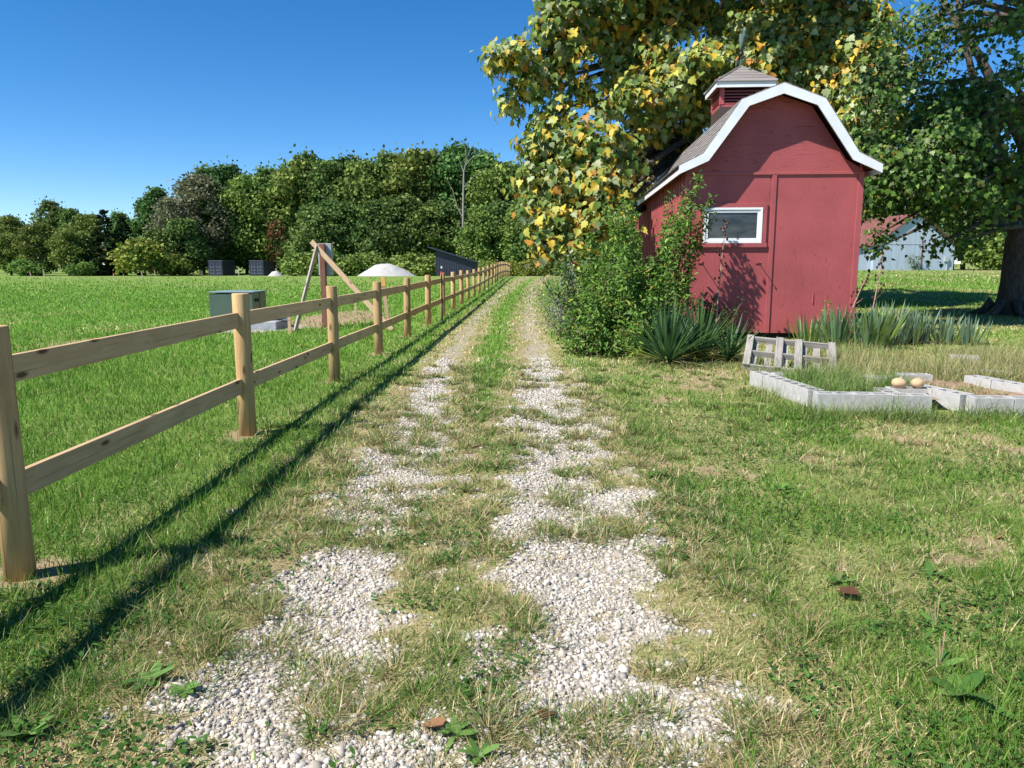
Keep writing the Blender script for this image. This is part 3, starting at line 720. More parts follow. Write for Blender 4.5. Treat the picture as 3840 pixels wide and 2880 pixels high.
ptree('e', 368, 420, 138, 'grey-brown tree with thinning leaves, left one of the two', 1.0)
ptree('e', 432, 368, 144, 'tall grey-brown tree with a domed thinning crown on the skyline', 1.25)
ptree('k', 228, 455, 134, 'blackish green cedar with a pointed top at the left of the woods', 1.25)
ptree('k', 268, 470, 138, 'blackish green cedar with a blunter top beside the pointed cedar', 1.2)
ptree('h', 312, 518, 128, 'small yellow-green tree standing alone against the dark cedars', 1.3, name='small_tree')
front = [('d', 20, 500, 136, LFM), ('d', 85, 478, 133, 'light green round tree at the left end of the field edge'), ('d', 145, 490, 132, LFM), ('f', 180, 500, 138, LF), ('f', 345, 490, 136, LF), ('f', 395, 470, 137, LF), ('d', 430, 455, 139, LFM),
         ('f', 480, 450, 141, LF), ('d', 530, 440, 141, LFM), ('e', 560, 450, 140, 'olive brown thin-leaved tree behind the dark containers'), ('f', 600, 440, 141, LF), ('d', 650, 452, 137, LFM), ('f', 690, 440, 134, LF), ('f', 735, 430, 136, LF),
         ('d', 780, 440, 136, LFM), ('f', 830, 430, 134, LF), ('f', 880, 420, 136, LF), ('d', 915, 440, 134, LFM), ('f', 960, 430, 136, LF), ('d', 1045, 440, 122, LFM), ('f', 1085, 430, 124, LF), ('d', 1125, 440, 120, LFM), ('f', 1170, 450, 118, LF),
         ('d', 1230, 450, 112, LFM), ('f', 1300, 450, 110, LF), ('d', 1380, 440, 110, LFM), ('f', 1450, 450, 108, LF)]
for (ky, px, top, Yq, lab) in front: ptree(*((ky, px, top, Yq+(16 if 415 < px < 660 else 0), lab)), wf=1.08)
LBU = 'low leafy bush at the foot of the woods'
for (ky, px, top, Yq, lab) in [('g', 60, 560, 129, LBU), ('g', 175, 566, 128, LBU), ('g', 385, 556, 134, LBU), ('g', 655, 545, 130, LBU), ('g', 690, 540, 124, LBU), ('g', 735, 548, 122, LBU), ('g', 780, 545, 120, LBU),
        ('g', 850, 552, 112, LBU), ('g', 905, 546, 100, 'green bush beside the left wall of the dark lean-to'), ('g', 1060, 562, 104, LBU), ('h', 1108, 566, 96, 'yellow-green bush at the far end of the lane, left one'), ('h', 1148, 562, 92, 'yellow-green bush at the far end of the lane, right one'),
        ('g', 1195, 560, 84, LBU), ('g', 1250, 556, 88, LBU)]:
    ptree(ky, px, top, Yq, lab, wf=1.5, cat='bush', group='bushes along the foot of the woods')
for (ky, X_, Y_, h_) in [('a', 42, 104, 17), ('b', 50, 102, 16), ('f', 56, 98, 14), ('a', 61, 104, 18), ('b', 68, 100, 16), ('f', 75, 104, 15), ('a', 82, 100, 18), ('d', 36, 108, 14), ('a', 30, 112, 17), ('f', 92, 105, 15)]:
    plant(ky, X_, Y_, h_, 'dark green tree in the woods behind the blue-grey barn', group='trees behind the barn')
for (X_, Y_, h_) in [(57.5, 91, 4.4), (62, 90, 3.8), (66, 92, 4.5), (71, 93, 4.2)]:
    plant('g', X_, Y_, h_, 'green bush at the lawn edge right of the blue-grey barn', 'bush', 'bushes beside the barn', 1.2)

# dead tree
dt = thing('dead_tree', 'bare pale dead tree with forked branches standing before the woods', 'tree', (-8.1, 127, tz(-8.1, 127)))
MB().tube([(0, 0, -.3), (.0, 0, 5), (.12, 0, 10), (.2, 0, 14), (.3, 0, 17)], [.26, .22, .19, .16, .13], 9).build('trunk', M_barkpale, dt)
def dbranch(pts, r): MB().tube(pts, [r*(1-.8*i/(len(pts)-1)) for i in range(len(pts))], 6).build('branch', M_barkpale, dt)
dbranch([(.3, 0, 16.9), (.75, 0, 18.6), (.6, 0, 20.2), (.3, 0, 21.6)], .11)
dbranch([(.68, 0, 18.3), (1.1, .2, 19.6), (1.5, .2, 20.6), (1.95, .3, 21.6)], .07)
dbranch([(.6, 0, 17.8), (1.6, -.3, 18.9), (3.0, -.6, 19.6), (4.3, -.8, 20.4)], .08)
dbranch([(.28, 0, 16.6), (-.1, .3, 17.8), (-.5, .4, 18.8), (-.7, .4, 19.2)], .07)
dbranch([(.2, 0, 14.2), (1.0, -.4, 15.1), (2.2, -.8, 16.2), (3.8, -1, 16.9)], .08)
dbranch([(.1, 0, 9.5), (-.9, .3, 11.2), (-1.6, .4, 14), (-2.6, .6, 15.8)], .09)
dbranch([(.05, 0, 6), (.5, .2, 7.6), (.9, .3, 9), (1.2, .3, 10.4)], .09)
dbranch([(.05, 0, 8.2), (-.4, -.3, 8.9), (-1.2, -.5, 9.2)], .05)
# reddening sapling in front of the woods
t = thing('sapling', 'young tree with dark red leaves in front of the woods', 'tree', (-41, 134, tz(-41, 134)))
lb = lobes(20, 1.7, 3.6, 6.2, .5, .9)
obj('crown', leafmesh('crown', [far_crown(lb, 420, .3, [(.16, .04, .03), (.1, .08, .03), (.14, .07, .03)], [2, 2, 2])], M_leaf_far), t)
MB().tube([(0, 0, -.3), (0, 0, 9)], [.12, .03], 6).build('trunk', M_bark, t)

# ------------------------------------------------------------------ big autumn tree behind the shed
pit = math.atan(261.5/1640)
def at(px, py, Y_):
    dz = (829.5-py)/1640; dy = math.cos(pit)+dz*math.sin(pit)
    return Vector(((px-1106)/1640/dy*Y_, Y_, 1.6+(-math.sin(pit)+dz*math.cos(pit))/dy*Y_))
def near_tree(name, label, base, trunkpath, trad, clumps, cols, wts, leaf, hang, sub_r, per, mat=M_leaf):
    t = thing(name, label, 'tree', base); bv = Vector(base)
    m = MB(); m.tube([Vector(p)-bv for p in trunkpath], trad, 14)
    ends = trunkpath
    m.build('trunk', M_bark, t, smooth=True)
    lm = MB(); sets = []; tw = MB()
    tp = np.array([list(p) for p in trunkpath], float)
    for (c, r, dens) in clumps:
        c = np.array(c, float)
        # limb from the trunk to the clump
        cand = tp[:]; dd = np.linalg.norm(cand-c, axis=1)+np.abs(cand[:, 2]-c[2]-1.0)*.6
        a = cand[dd.argmin()]
        midp = (a+c)/2+np.array([0, 0, .12*np.linalg.norm(c-a)])+rng.normal(0, .15, 3)
        dl = np.linalg.norm(c-a)
        lm.tube([a-bv, midp-bv, c-bv], [.022*dl**.9+.02, .014*dl**.9+.012, .012], 6, False)
        ns = max(4, int(per*r*r*dens)); dirs = norm(rng.normal(size=(ns, 3))); sc_ = c+dirs*(r*rng.uniform(.25, 1.0, (ns, 1)))*np.array([1, 1, .8])
        for s_ in sc_:
            tw.tube([c+(s_-c)*.1-bv, (c+s_)/2+np.array([0, 0, .1])-bv, s_-bv], [.012, .008, .004], 4, False)
            k = rng.integers(9, 20); off = rng.normal(0, sub_r, (k, 3)); P = s_+off
            out = norm(norm(P-c)*.8+np.array([-.5, -.35, .55])+rng.normal(0, .5, (k, 3)))
            tip = np.array([0, 0, -hang])+norm(P-c)*.6+rng.normal(0, .45, (k, 3))
            tone = rng.uniform(.85, 1.15)
            sets.append(leaves('lobed', P-np.array(bv), out, tip, leaf*rng.uniform(.6, 1.25, k), palette(cols, wts, k)*tone))
    lm.build('limbs', M_bark, t, smooth=True); tw.build('twigs', M_stem, t)
    obj('crown', leafmesh('crown', sets, mat), t); return t
YEL = [(.22, .3, .06), (.12, .2, .04), (.42, .48, .24), (.64, .44, .05), (.55, .26, .05), (.07, .13, .028), (.5, .48, .09)]
YW = [4.5, 4, 4.2, 3.4, .8, 2.2, 2.6]
cl = []
def C(px, py, Y_, rpx, dens=1.): p = at(px, py, Y_); cl.append((tuple(p), rpx*Y_/1640, dens))
for q in [(1075, 128, 23, 26, 1.6), (1120, 118, 23.2, 32, 1.3), (1105, 222, 23.5, 24, 1.3), (1135, 190, 23.5, 32), (1165, 170, 24, 40), (1195, 60, 24, 45), (1215, 120, 24, 50), (1210, 0, 24, 50), (1270, 60, 25, 60), (1280, 0, 25, 60), (1340, 80, 26, 60), (1350, 0, 26, 70),
          (1420, 50, 26, 60), (1430, -30, 26, 70), (1480, 10, 27, 55), (1420, 120, 25, 55), (1330, 150, 25, 45), (1250, 190, 24, 40, .7), (1185, 250, 23.5, 42, .8), (1230, 270, 23.5, 40, .7), (1300, 230, 24, 38, .6), (1370, 210, 23.5, 50), (1440, 190, 24, 60), (1390, 275, 25, 50),
          (1165, 320, 22.5, 45), (1220, 330, 22.5, 55), (1290, 320, 22.5, 55), (1340, 345, 23, 45), (1420, 330, 29.5, 60), (1380, 400, 29.5, 50), (1150, 390, 22, 40), (1200, 400, 22, 55), (1270, 400, 22, 60), (1310, 415, 21.5, 48), (1150, 460, 21.5, 35), (1205, 470, 21.5, 50), (1270, 470, 21.5, 55), (1315, 480, 21, 45),
          (1180, 530, 21, 35), (1230, 540, 21, 45), (1500, 230, 25, 60), (1470, 290, 27, 50), (1510, 140, 24, 55), (1570, 110, 25, 60), (1620, 80, 25, 60), (1560, 200, 24, 45), (1640, 130, 24, 60), (1700, 110, 24.5, 60), (1760, 80, 25, 60), (1690, 30, 26, 60), (1770, 10, 26, 70), (1740, 160, 24, 50),
          (1800, 190, 24, 55), (1840, 130, 24.5, 60), (1830, 260, 24, 50), (1870, 230, 24.5, 50), (1880, 300, 25, 45), (1850, 330, 25, 40), (1900, 180, 25, 50), (1860, 50, 26, 60), (1620, 10, 27, 50, .7), (1560, 60, 26, 40, .7), (1930, 260, 26, 45, .8)]:
    C(*q)
for i in range(14):      # the part of the crown above
    a = rng.uniform(0, 6.283); q = rng.uniform(0, 1)**.5; cl.append(((6.+q*4*math.cos(a), 25+q*3*math.sin(a), rng.uniform(9.8, 12.5)), rng.uniform(.9, 1.3), .6))
for i in range(20):      # boughs reaching to the right behind the shed
    cl.append(((rng.uniform(7.2, 10.8), rng.uniform(23, 26.5), rng.uniform(4.6, 7.8)), rng.uniform(.8, 1.15), 1.))
bz = tz(8.6, 30.5)
trunk = [(8.6, 30.5, bz-.2), (8.55, 30.4, 2.5), (8.3, 29.8, 5.), (8., 29.3, 7.5), (7.7, 28.8, 10.), (7.4, 28.4, 13), (7.2, 28, 16)]
near_tree('autumn_tree', 'big tree turning yellow, its leafy crown hanging over the red shed', (8.6, 30.5, bz), trunk + [(5, 27, 7.5), (3, 25.5, 6.5), (5.5, 25.5, 8.5), (9.5, 27, 8), (2.5, 24.5, 8.8), (3.2, 23.5, 4.5)][:0],
          [.6, .48, .42, .36, .28, .2, .1], cl, YEL, YW, .24, 1.1, .175, 60)
# maple on the right
cl = []
for q in [(1950, 60, 21, 60, .7), (2030, 40, 20, 65, .6), (2110, 60, 19, 65, .7), (2190, 60, 18, 70, .8), (2000, 130, 21.5, 55, .6), (1960, 190, 22, 45, .5), (2150, 160, 19, 50, .6), (2195, 220, 18, 55, .8), (2160, 280, 18.5, 45, .7), (1960, 330, 21, 50, .8), (2010, 370, 20, 48), (2065, 370, 20.5, 45, .8), (2120, 350, 19.5, 55), (2180, 350, 18.5, 55),
          (1930, 400, 21, 50), (1990, 420, 20.5, 55), (2050, 420, 20, 55), (2110, 430, 20, 50), (2170, 430, 19, 45), (1900, 450, 20.5, 40), (2010, 465, 19.8, 34), (2075, 480, 19.5, 32), (1900, 505, 19.8, 24), (2030, 525, 19, 22, 1.2), (1895, 535, 19.5, 18), (2080, 520, 19, 22),
          (2210, 150, 17.5, 60), (2230, 400, 18.5, 50), (2250, 300, 18, 60), (2130, 480, 20, 34)]: C(*q)
for i in range(24):
    a = rng.uniform(0, 6.283); q = rng.uniform(0, 1)**.5; zz = rng.uniform(7.5, 14); cl.append(((15+q*6.2*math.cos(a), 22.5+q*5.5*math.sin(a), zz), rng.uniform(.8, 1.3), .6))
for q in [(1885, 345, 18.5, 48, 1.5), (1935, 330, 18, 52, 1.5), (1990, 345, 18, 52, 1.5), (1890, 400, 18.3, 42, 1.6), (1940, 395, 18, 48, 1.6), (1995, 400, 17.8, 48, 1.6), (2050, 395, 17.6, 48, 1.6), (1905, 425, 18.2, 32, 1.2), (2015, 420, 17.8, 32, 1.2), (2075, 430, 17.6, 32, 1.2),
          (2100, 400, 17.5, 45, 1.4), (2110, 440, 18, 36, 1.2)]: C(*q)
for i in range(18):
    cl.append(((rng.uniform(8.6, 11.6), rng.uniform(17.6, 21.5), rng.uniform(3.9, 5.9)), rng.uniform(.8, 1.1), 1.1))
for i in range(14):
    cl.append(((rng.uniform(8.5, 15.5), rng.uniform(16.5, 21.5), rng.uniform(9.2, 12.)), rng.uniform(.9, 1.3), .8))
bz = tz(13.9, 21.3)
MAP = [(.06, .13, .022), (.09, .18, .03), (.036, .08, .016), (.2, .33, .055), (.3, .38, .17), (.34, .26, .05)]
for i in range(32):  # unseen foliage above the view, added to cast shade on the right lawn
    cl.append(((rng.uniform(6., 9.), rng.uniform(13.8, 18.), rng.uniform(9.0, 10.6)), rng.uniform(.9, 1.2), .8))
mt = near_tree('maple_tree', 'large dark green maple with a thick trunk at the right lawn', (13.9, 21.3, bz), [(14.1, 21.3, bz-.2), (14.1, 21.3, bz+.35), (14.1, 21.3, bz+.9), (14.1, 21.3, 2.6), (14.15, 21.3, 3.6), (14.2, 21.4, 5.5), (14.4, 21.6, 8.), (14.5, 21.8, 11), (14.6, 22, 14)],
          [.58, .5, .45, .43, .45, .36, .3, .2, .1], cl, MAP, [4, 4, 3.4, 2.2, 1.2, .25], .13, .8, .2, 34)
bv = Vector(mt.location)
m = MB()
for (ax, ay, L) in ((-.9, -.5, 1.0), (.3, -1, .9), (-.2, -1, .8), (1, -.2, .9), (-1, .3, .9), (.8, -.8, .9)):
    m.tube([Vector((ax*.4, ay*.4, .35)), Vector((ax*.62, ay*.62, .1)), Vector((ax*1.0, ay*1.0, -.04))], [.15, .1, .04], 8)
m.build('root_flare', M_bark, mt, smooth=True)
m = MB()
for pts, r in (([(.15, 0, 3.0), (-.6, -.1, 4.2), (-1.7, -.2, 6.2), (-2.4, -.2, 8.5)], .17), ([(.1, 0, 4), (.9, -1.2, 5.4), (1.6, -2.4, 7)], .2), ([(0, 0, 4.5), (-1.2, .5, 7), (-2.4, 1, 9)], .17)):
    m.tube(pts, [r*(1-.7*i/(len(pts)-1)) for i in range(len(pts))], 8)
m.build('boughs', M_bark, mt, smooth=True)

# ------------------------------------------------------------------ shrubs by the shed
def shrub(name, label, base, stems, leafsize, cols, wts, spacing, mat=M_leaf, group=None):
    t = thing(name, label, 'shrub', base, 0, group); bv = np.array(base); m = MB(); sets = []
    for (p0, p1, bend) in stems:
        p0 = np.array(p0, float); p1 = np.array(p1, float); L = np.linalg.norm(p1-p0); mid = (p0+p1)/2+np.array([0, 0, bend*L])
        ts = np.linspace(0, 1, 8); path = ((1-ts)**2)[:, None]*p0+(2*ts*(1-ts))[:, None]*mid+(ts**2)[:, None]*p1
        m.tube([q-bv for q in path], [.011*(1-.8*i/7)+.002 for i in range(8)], 5, False)
        n = max(5, int(L/spacing)); tt = rng.uniform(.12, 1.0, n)
        P = ((1-tt)**2)[:, None]*p0+(2*tt*(1-tt))[:, None]*mid+(tt**2)[:, None]*p1 + rng.normal(0, .06, (n, 3))
        nr = norm(np.array([-.35, -.25, .8])+rng.normal(0, .55, (n, 3))); tip = norm(rng.normal(0, 1, (n, 3))+np.array([0, 0, -.35])+norm(p1-p0)*.5)
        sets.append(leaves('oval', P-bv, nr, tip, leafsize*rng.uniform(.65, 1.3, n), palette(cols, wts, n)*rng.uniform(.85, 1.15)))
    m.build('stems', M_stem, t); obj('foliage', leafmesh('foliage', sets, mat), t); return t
SG = [(.1, .21, .03), (.15, .28, .04), (.065, .14, .022), (.22, .34, .055), (.34, .34, .05)]
def stemset(n, bx, by, rx, ry, spread, h0, h1, side=(0, 0)):
    out = []
    for i in range(n):
        a = rng.uniform(0, 6.283); q = math.sqrt(rng.random()); x0, y0 = bx+rx*q*math.cos(a), by+ry*q*math.sin(a)
        a2 = rng.uniform(0, 6.283); s_ = spread*math.sqrt(rng.random()); hh = rng.uniform(h0, h1)*(1-.35*(s_/spread)**2)
        out.append(((x0, y0, 0), (x0+s_*math.cos(a2)+side[0], y0+s_*math.sin(a2)+side[1], hh), rng.uniform(.0, .28)))
    return out
st = stemset(100, 2.1, 14.6, .85, 1.4, .85, .5, 2.2) + stemset(60, 1.75, 13.5, .7, .8, .5, .2, 1.1) + stemset(16, 2.8, 15.4, .5, 1.1, .5, 1.2, 2.6) + stemset(40, 2.35, 18.3, .7, 1.6, .7, .8, 2.6)
st += [((2.4+.5*rng.random(), 14.6+rng.random(), 0), (1.2+2.4*rng.random(), 14.2+1.6*rng.random(), 2.+.9*rng.random()), .15) for _ in range(16)]
st += [((3.1, 15.4, 0), (3.75, 15.7, 3.35), .12), ((3.0, 15.3, 0), (3.5, 15.6, 3.1), .1), ((3.2, 15.5, 0), (4.05, 15.75, 2.55), .15), ((2.8, 15.2, 0), (3.15, 15.5, 2.95), .1), ((3.2, 15.4, 0), (3.62, 15.5, 2.75), .1), ((3.1, 15.4, 0), (3.95, 15.6, 2.9), .14), ((3.25, 15.5, 0), (3.8, 15.7, 2.3), .1)]
shrub('leafy_shrub', 'tall bright green shrub with arching shoots against the shed side wall', (2.3, 15, 0), st, .1, SG, [4, 4, 3, 2, .5], .0125)
SIL = [(.2, .24, .17), (.14, .19, .11), (.28, .32, .25), (.1, .15, .06)]
shrub('silvery_shrub', 'silvery grey-green willow-like shrub leaning over the lane edge', (1.3, 17, tz(1.3, 17)), stemset(46, 1.35, 16.6, .35, 1.7, .65, .4, 1.9, (-.15, -.1)), .075, SIL, [3, 3, 2, 2], .016)
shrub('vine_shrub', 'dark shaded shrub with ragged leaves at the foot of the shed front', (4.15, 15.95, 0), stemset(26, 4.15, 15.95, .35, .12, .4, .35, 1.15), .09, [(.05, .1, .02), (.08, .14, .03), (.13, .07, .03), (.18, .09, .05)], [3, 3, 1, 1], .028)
shrub('red_stemmed_plant', 'withered plant with yellow-green top leaves before the shed wall', (6.35, 15.55, 0), stemset(5, 6.35, 15.55, .05, .04, .13, .55, .85), .1, [(.18, .26, .03), (.26, .3, .05)], [1, 1], .05)
shrub('withered_plant', 'dried pinkish brown plant by the right corner of the shed', (6.75, 15.6, 0), stemset(15, 6.75, 15.6, .16, .08, .4, .35, .85), .08, [(.3, .15, .11), (.22, .09, .07), (.36, .22, .16)], [1, 1, 1], .04, M_dryleaf)

# yuccas and irises
def swordplant(name, label, loc, n, L, W_, tmax, cols, wts, droop, group=None, bias=0):
    t = thing(name, label, 'plant', (loc[0], loc[1], tz(*loc)), 0, group)
    az = rng.uniform(0, 6.283, n); q = rng.random(n); tilt = tmax*q**.75+.03; LL = L*rng.uniform(.65, 1.1, n)*(1-.15*q)
    rr = rng.uniform(0, .07 if group else .3, n); P = np.stack([np.cos(az)*rr, np.sin(az)*rr, np.full(n, .03)], -1)
    c = palette(cols, wts, n); old = (q > .74); c[old] = palette([(.24, .33, .06), (.34, .36, .1)], [1, 1], old.sum())
    pr = lambda t_: (.55+.45*math.sin(min(1, t_*1.8)*1.57))*(1-t_**3.5) if t_ < 1 else 0
    v, qd, tr, cc = ribbons(P, az, tilt, LL, W_*rng.uniform(.7, 1.2, n), droop*q*rng.uniform(.4, 1.3, n), 6, c, prof=pr, yaw=rng.normal(0, .35, n))
    obj('leaves', npmesh('leaves', v, [qd, tr], M_leaf, cc), t)
    nd = n//5; az = rng.uniform(0, 6.28, nd); P = np.stack([np.cos(az)*.08, np.sin(az)*.08, np.full(nd, .05)], -1)
    v, qd, tr, cc = ribbons(P, az, rng.uniform(1.2, 1.7, nd), L*.5*rng.uniform(.5, 1.1, nd), np.full(nd, W_*.8), rng.uniform(0, .15, nd), 4, palette([(.35, .27, .16), (.25, .17, .1)], [1, 1], nd))
    obj('dead_leaves', npmesh('dead_leaves', v, [qd, tr], M_dryleaf, cc), t); return t
YC = [(.045, .11, .045), (.065, .145, .055), (.1, .19, .06), (.18, .28, .06)]
YWs = [4, 4, 2.5, 1.6]
swordplant('yucca', 'dark green yucca in front of the leafy shrub, nearest the lane', (2.5, 12.1), 210, 1.06, .036, 1.35, YC, YWs, .18, 'yuccas left of the pallet')
swordplant('yucca', 'dark green yucca standing between the lane-side yucca and the shed', (3.1, 12.6), 220, 1.08, .036, 1.3, YC, YWs, .2, 'yuccas left of the pallet')
swordplant('yucca', 'smaller sprawling yucca just left of the wooden pallet', (3.55, 12.4), 100, .82, .034, 1.45, YC, [3, 4, 3, 2], .25, 'yuccas left of the pallet')
IR = [(.14, .26, .12), (.19, .31, .13), (.12, .21, .13), (.24, .37, .09)]
for (x_, y_, n_, l_, lab) in [(5.75, 14.6, 26, .62, 'leftmost iris clump behind the pallet'), (6.25, 14.5, 46, .78, 'upright iris clump behind the pallet, before the withered plant'), (6.75, 14.2, 50, .85, 'tallest iris clump, at the right corner of the pallet'),
        (7.4, 14.9, 44, .8, 'blue-green iris clump below the right corner of the shed'), (7.95, 15.0, 40, .72, 'blue-green iris clump in the middle of the right group'), (8.45, 14.9, 34, .62, 'low blue-green iris clump near the lawn shade'), (8.9, 14.7, 24, .55, 'rightmost low iris clump beside the dark lawn shade')]:
    bl = [(.17, .27, .18), (.22, .32, .21), (.15, .24, .13), (.28, .37, .2)] if x_ > 7 else IR
    for_ = swordplant('iris_clump', lab, (x_, y_), n_*2, l_*1.08, .036, .42, bl, [3, 3, 2, 1], .05, None)
    # spread the fans sideways
    for ch in for_.children: ch.scale = (1.25, 1, 1)
    for_['group'] = 'iris clumps right of the shed door'
# tall dry flower stalks
def stalk(label, base, top, seed, pods=16, lean=0.):
    r_ = random.Random(seed); t = thing('flower_stalk', label, 'plant', base); bx, by, bz_ = base; h = top
    m = MB(); m.tube([(0, 0, 0), (lean*.3, 0, h*.4), (lean*.7, 0, h*.75), (lean, 0, h)], [.018, .014, .01, .006], 6)
    pm = MB()
    for i in range(pods):
        z_ = h*(.45+.55*(i+.5)/pods); x_ = lean*(z_/h); a = r_.uniform(0, 6.28); L = r_.uniform(.06, .22)*(1.15-.75*(z_/h)); e_ = (x_+math.cos(a)*L, math.sin(a)*L, z_+L*.7)
        m.tube([(x_, 0, z_), e_], [.006, .003], 4); pm.sphere(e_, .022, 7, 5, (1, 1, 1.5))
        if i > pods-5: pm.sphere((x_+r_.uniform(-.04, .04), r_.uniform(-.04, .04), z_), .024, 7, 5, (1, 1, 1.4))
    m.build('stem', M_drystem, t); pm.build('pods', M_pod, t, smooth=True)
stalk('tall dry flower stalk with dark pods in front of the shed window', (4.1, 15.3, 0), 2.45, 3, 20, .12)
stalk('tall dry flower stalk with dark pods right of the shed corner', (7.15, 15.2, tz(7.15, 15.2)), 1.75, 5, 14, .18)
stalk('reddish dry flower stalk crossing the right corner of the shed', (6.75, 15.5, tz(6.75, 15.5)), 1.35, 6, 10, .42)

# ------------------------------------------------------------------ pallet
pal = thing('wooden_pallet', 'weathered grey wooden pallet leaning on the plants by the shed', 'pallet', (3.42, 11.2, .02))
pal.rotation_euler = (R(17), R(4), R(-19)); pw, pl = 1.32, 1.12
for y_ in (.0, .52, 1.08):
    MB().box(0, pw, y_, y_+.04, 0.019, .105).build('stringer', M_pallet, pal, bevel=.004)
for x_, w_ in ((0, .1), (.44, .11), (.72, .11), (1.21, .1)):
    o = MB().box(0, pl+.03, -w_/2, w_/2, 0, .018).build('slat', M_pallet, pal, (x_+w_/2, -.015, .106), bevel=.003); o.rotation_euler = (0, 0, math.pi/2)
for x_, w_ in ((.1, .09), (.3, .1), (.54, .1), (.82, .09), (1.0, .1), (1.2, .09)):
    o = MB().box(0, pl+.03, -w_/2, w_/2, 0, .018).build('slat', M_pallet, pal, (x_+w_/2, -.015, 0), bevel=.003); o.rotation_euler = (0, 0, math.pi/2)

# ------------------------------------------------------------------ raised beds of hollow concrete blocks
cmu = MB(); bl_, bw_, bh_ = .39, .19, .19; sh_ = .034
cmu.box(-bl_/2, bl_/2, -bw_/2, -bw_/2+sh_, 0, bh_).box(-bl_/2, bl_/2, bw_/2-sh_, bw_/2, 0, bh_)
for xx in (-bl_/2, -.017, bl_/2-sh_): cmu.box(xx, xx+sh_, -bw_/2+sh_, bw_/2-sh_, 0, bh_-.0015)
cmu_me = cmu.mesh('concrete_block', M_block)
ORD = ['first', 'second', 'third', 'fourth', 'fifth']
def wall(a, b, n, wallname, inward, kindlabel):
    a = Vector(a); b = Vector(b); d_ = (b-a); L = d_.length; d_.normalize(); nrm_ = Vector((-d_.y, d_.x))*inward
    for i in range(n):
        c_ = a + d_*(.2+i*.397) + nrm_*.095
        o = obj('concrete_block', cmu_me, None, (c_.x+random.uniform(-.004, .004), c_.y+random.uniform(-.006, .006), tz(c_.x, c_.y)+.005+random.uniform(0, .006)))
        o.rotation_euler = (0, 0, math.atan2(d_.y, d_.x)+random.uniform(-.012, .012))
        tag(o, f'pale concrete block, {ORD[i]} {kindlabel} in the {wallname}', 'concrete block', 'hollow concrete blocks of the raised beds')
wall((3.32, 8.14), (4.5, 8.0), 3, 'left bed front wall', 1, 'from the left')
wall((3.31, 8.36), (3.16, 9.84), 4, 'left bed left wall', -1, 'from the front')
wall((3.38, 9.84), (4.95, 9.58), 4, 'left bed back wall', -1, 'from the left')
wall((4.9, 7.9), (6.2, 7.78), 4, 'right bed front wall', 1, 'from the left')
wall((4.87, 8.12), (4.72, 8.72), 2, 'right bed left wall', -1, 'from the front')
wall((6.3, 8.0), (5.85, 9.75), 4, 'right bed right wall', 1, 'from the front')
for (x_, y_, rz_, z_, lab) in [(4.22, 8.42, 1.45, 0, 'pale hollow concrete block lying behind the front wall left of the gourds'), (4.53, 8.62, -.1, .0, 'pale hollow concrete block carrying the two tan gourds'),
        (6.95, 11.6, -.5, 0, 'lone concrete block lying in the dry grass behind the beds'), (5.2, 9.72, -.1, 0, 'pale hollow concrete block half hidden in weeds behind the right bed')]:
    o = obj('concrete_block', cmu_me, None, (x_, y_, tz(x_, y_)+z_+.004)); o.rotation_euler = (0, 0, rz_); tag(o, lab, 'concrete block', 'hollow concrete blocks of the raised beds')
o = MB().box(-.42, .42, -.12, .12, 0, .05).build('stone_slab', M_block, None, (6.65, 10.75, tz(6.65, 10.75)+.03), bevel=.012); o.rotation_euler = (0, 0, -.45); tag(o, 'flat pale concrete slab lying behind the right raised bed', 'slab')
for i, (x_, y_, lab, sx, rz_) in enumerate([(4.44, 8.6, 'smooth oval tan gourd, left one on the block', 1.12, .2), (4.65, 8.6, 'lumpy tan gourd with a bulge, right one on the block', 1.0, 1.)]):
    m = MB(); nu, nv = 24, 14; m.sphere((0, 0, 0), .078, nu, nv, (sx*1.0, .92, .78))
    vs = []
    for (a, b, c) in m.v:
        ang = math.atan2(b, a); f_ = 1+.025*math.cos(ang*(5+i*2))+(.14*math.exp(-((ang-.4)/.5)**2) if i else 0); vs.append((a*f_, b*f_, c*(1+.03*math.sin(ang*3))))
    m.v = vs; m.tube([(0, 0, .05), (.01, 0, .066)], [.012, .008], 6)
    o = m.build('gourd', M_gourd, None, (x_, y_, tz(x_, y_)+.25), smooth=True); o.rotation_euler = (.1, .12, rz_); tag(o, lab, 'gourd', 'tan gourds on the raised bed')
def soil(poly, z0_, label):
    n_ = 26; V_ = []; F_ = []
    a, b, c, d_ = [Vector(p) for p in poly]
    for j in range(n_+1):
        for i in range(n_+1):
            p = (a*(1-i/n_)+b*(i/n_))*(1-j/n_)+(d_*(1-i/n_)+c*(i/n_))*(j/n_)
            V_.append((p.x, p.y, tz(p.x, p.y)+z0_+.07*float(fbm(np.array([p.x]), np.array([p.y]), 4., 61, 3)[0])))
    for j in range(n_):
        for i in range(n_): q = j*(n_+1)+i; F_.append((q, q+1, q+n_+2, q+n_+1))
    return tag(MB().add(V_, F_).build('garden_soil', M_soil, smooth=True), label, 'soil', kind='structure')
soil([(3.48, 8.26), (4.75, 8.2), (4.85, 9.6), (3.34, 9.7)], .07, 'weedy garden soil inside the left block bed')
soil([(4.98, 8.05), (6.12, 7.95), (5.8, 9.7), (4.86, 9.6)], .07, 'bare brown soil inside the right block bed')
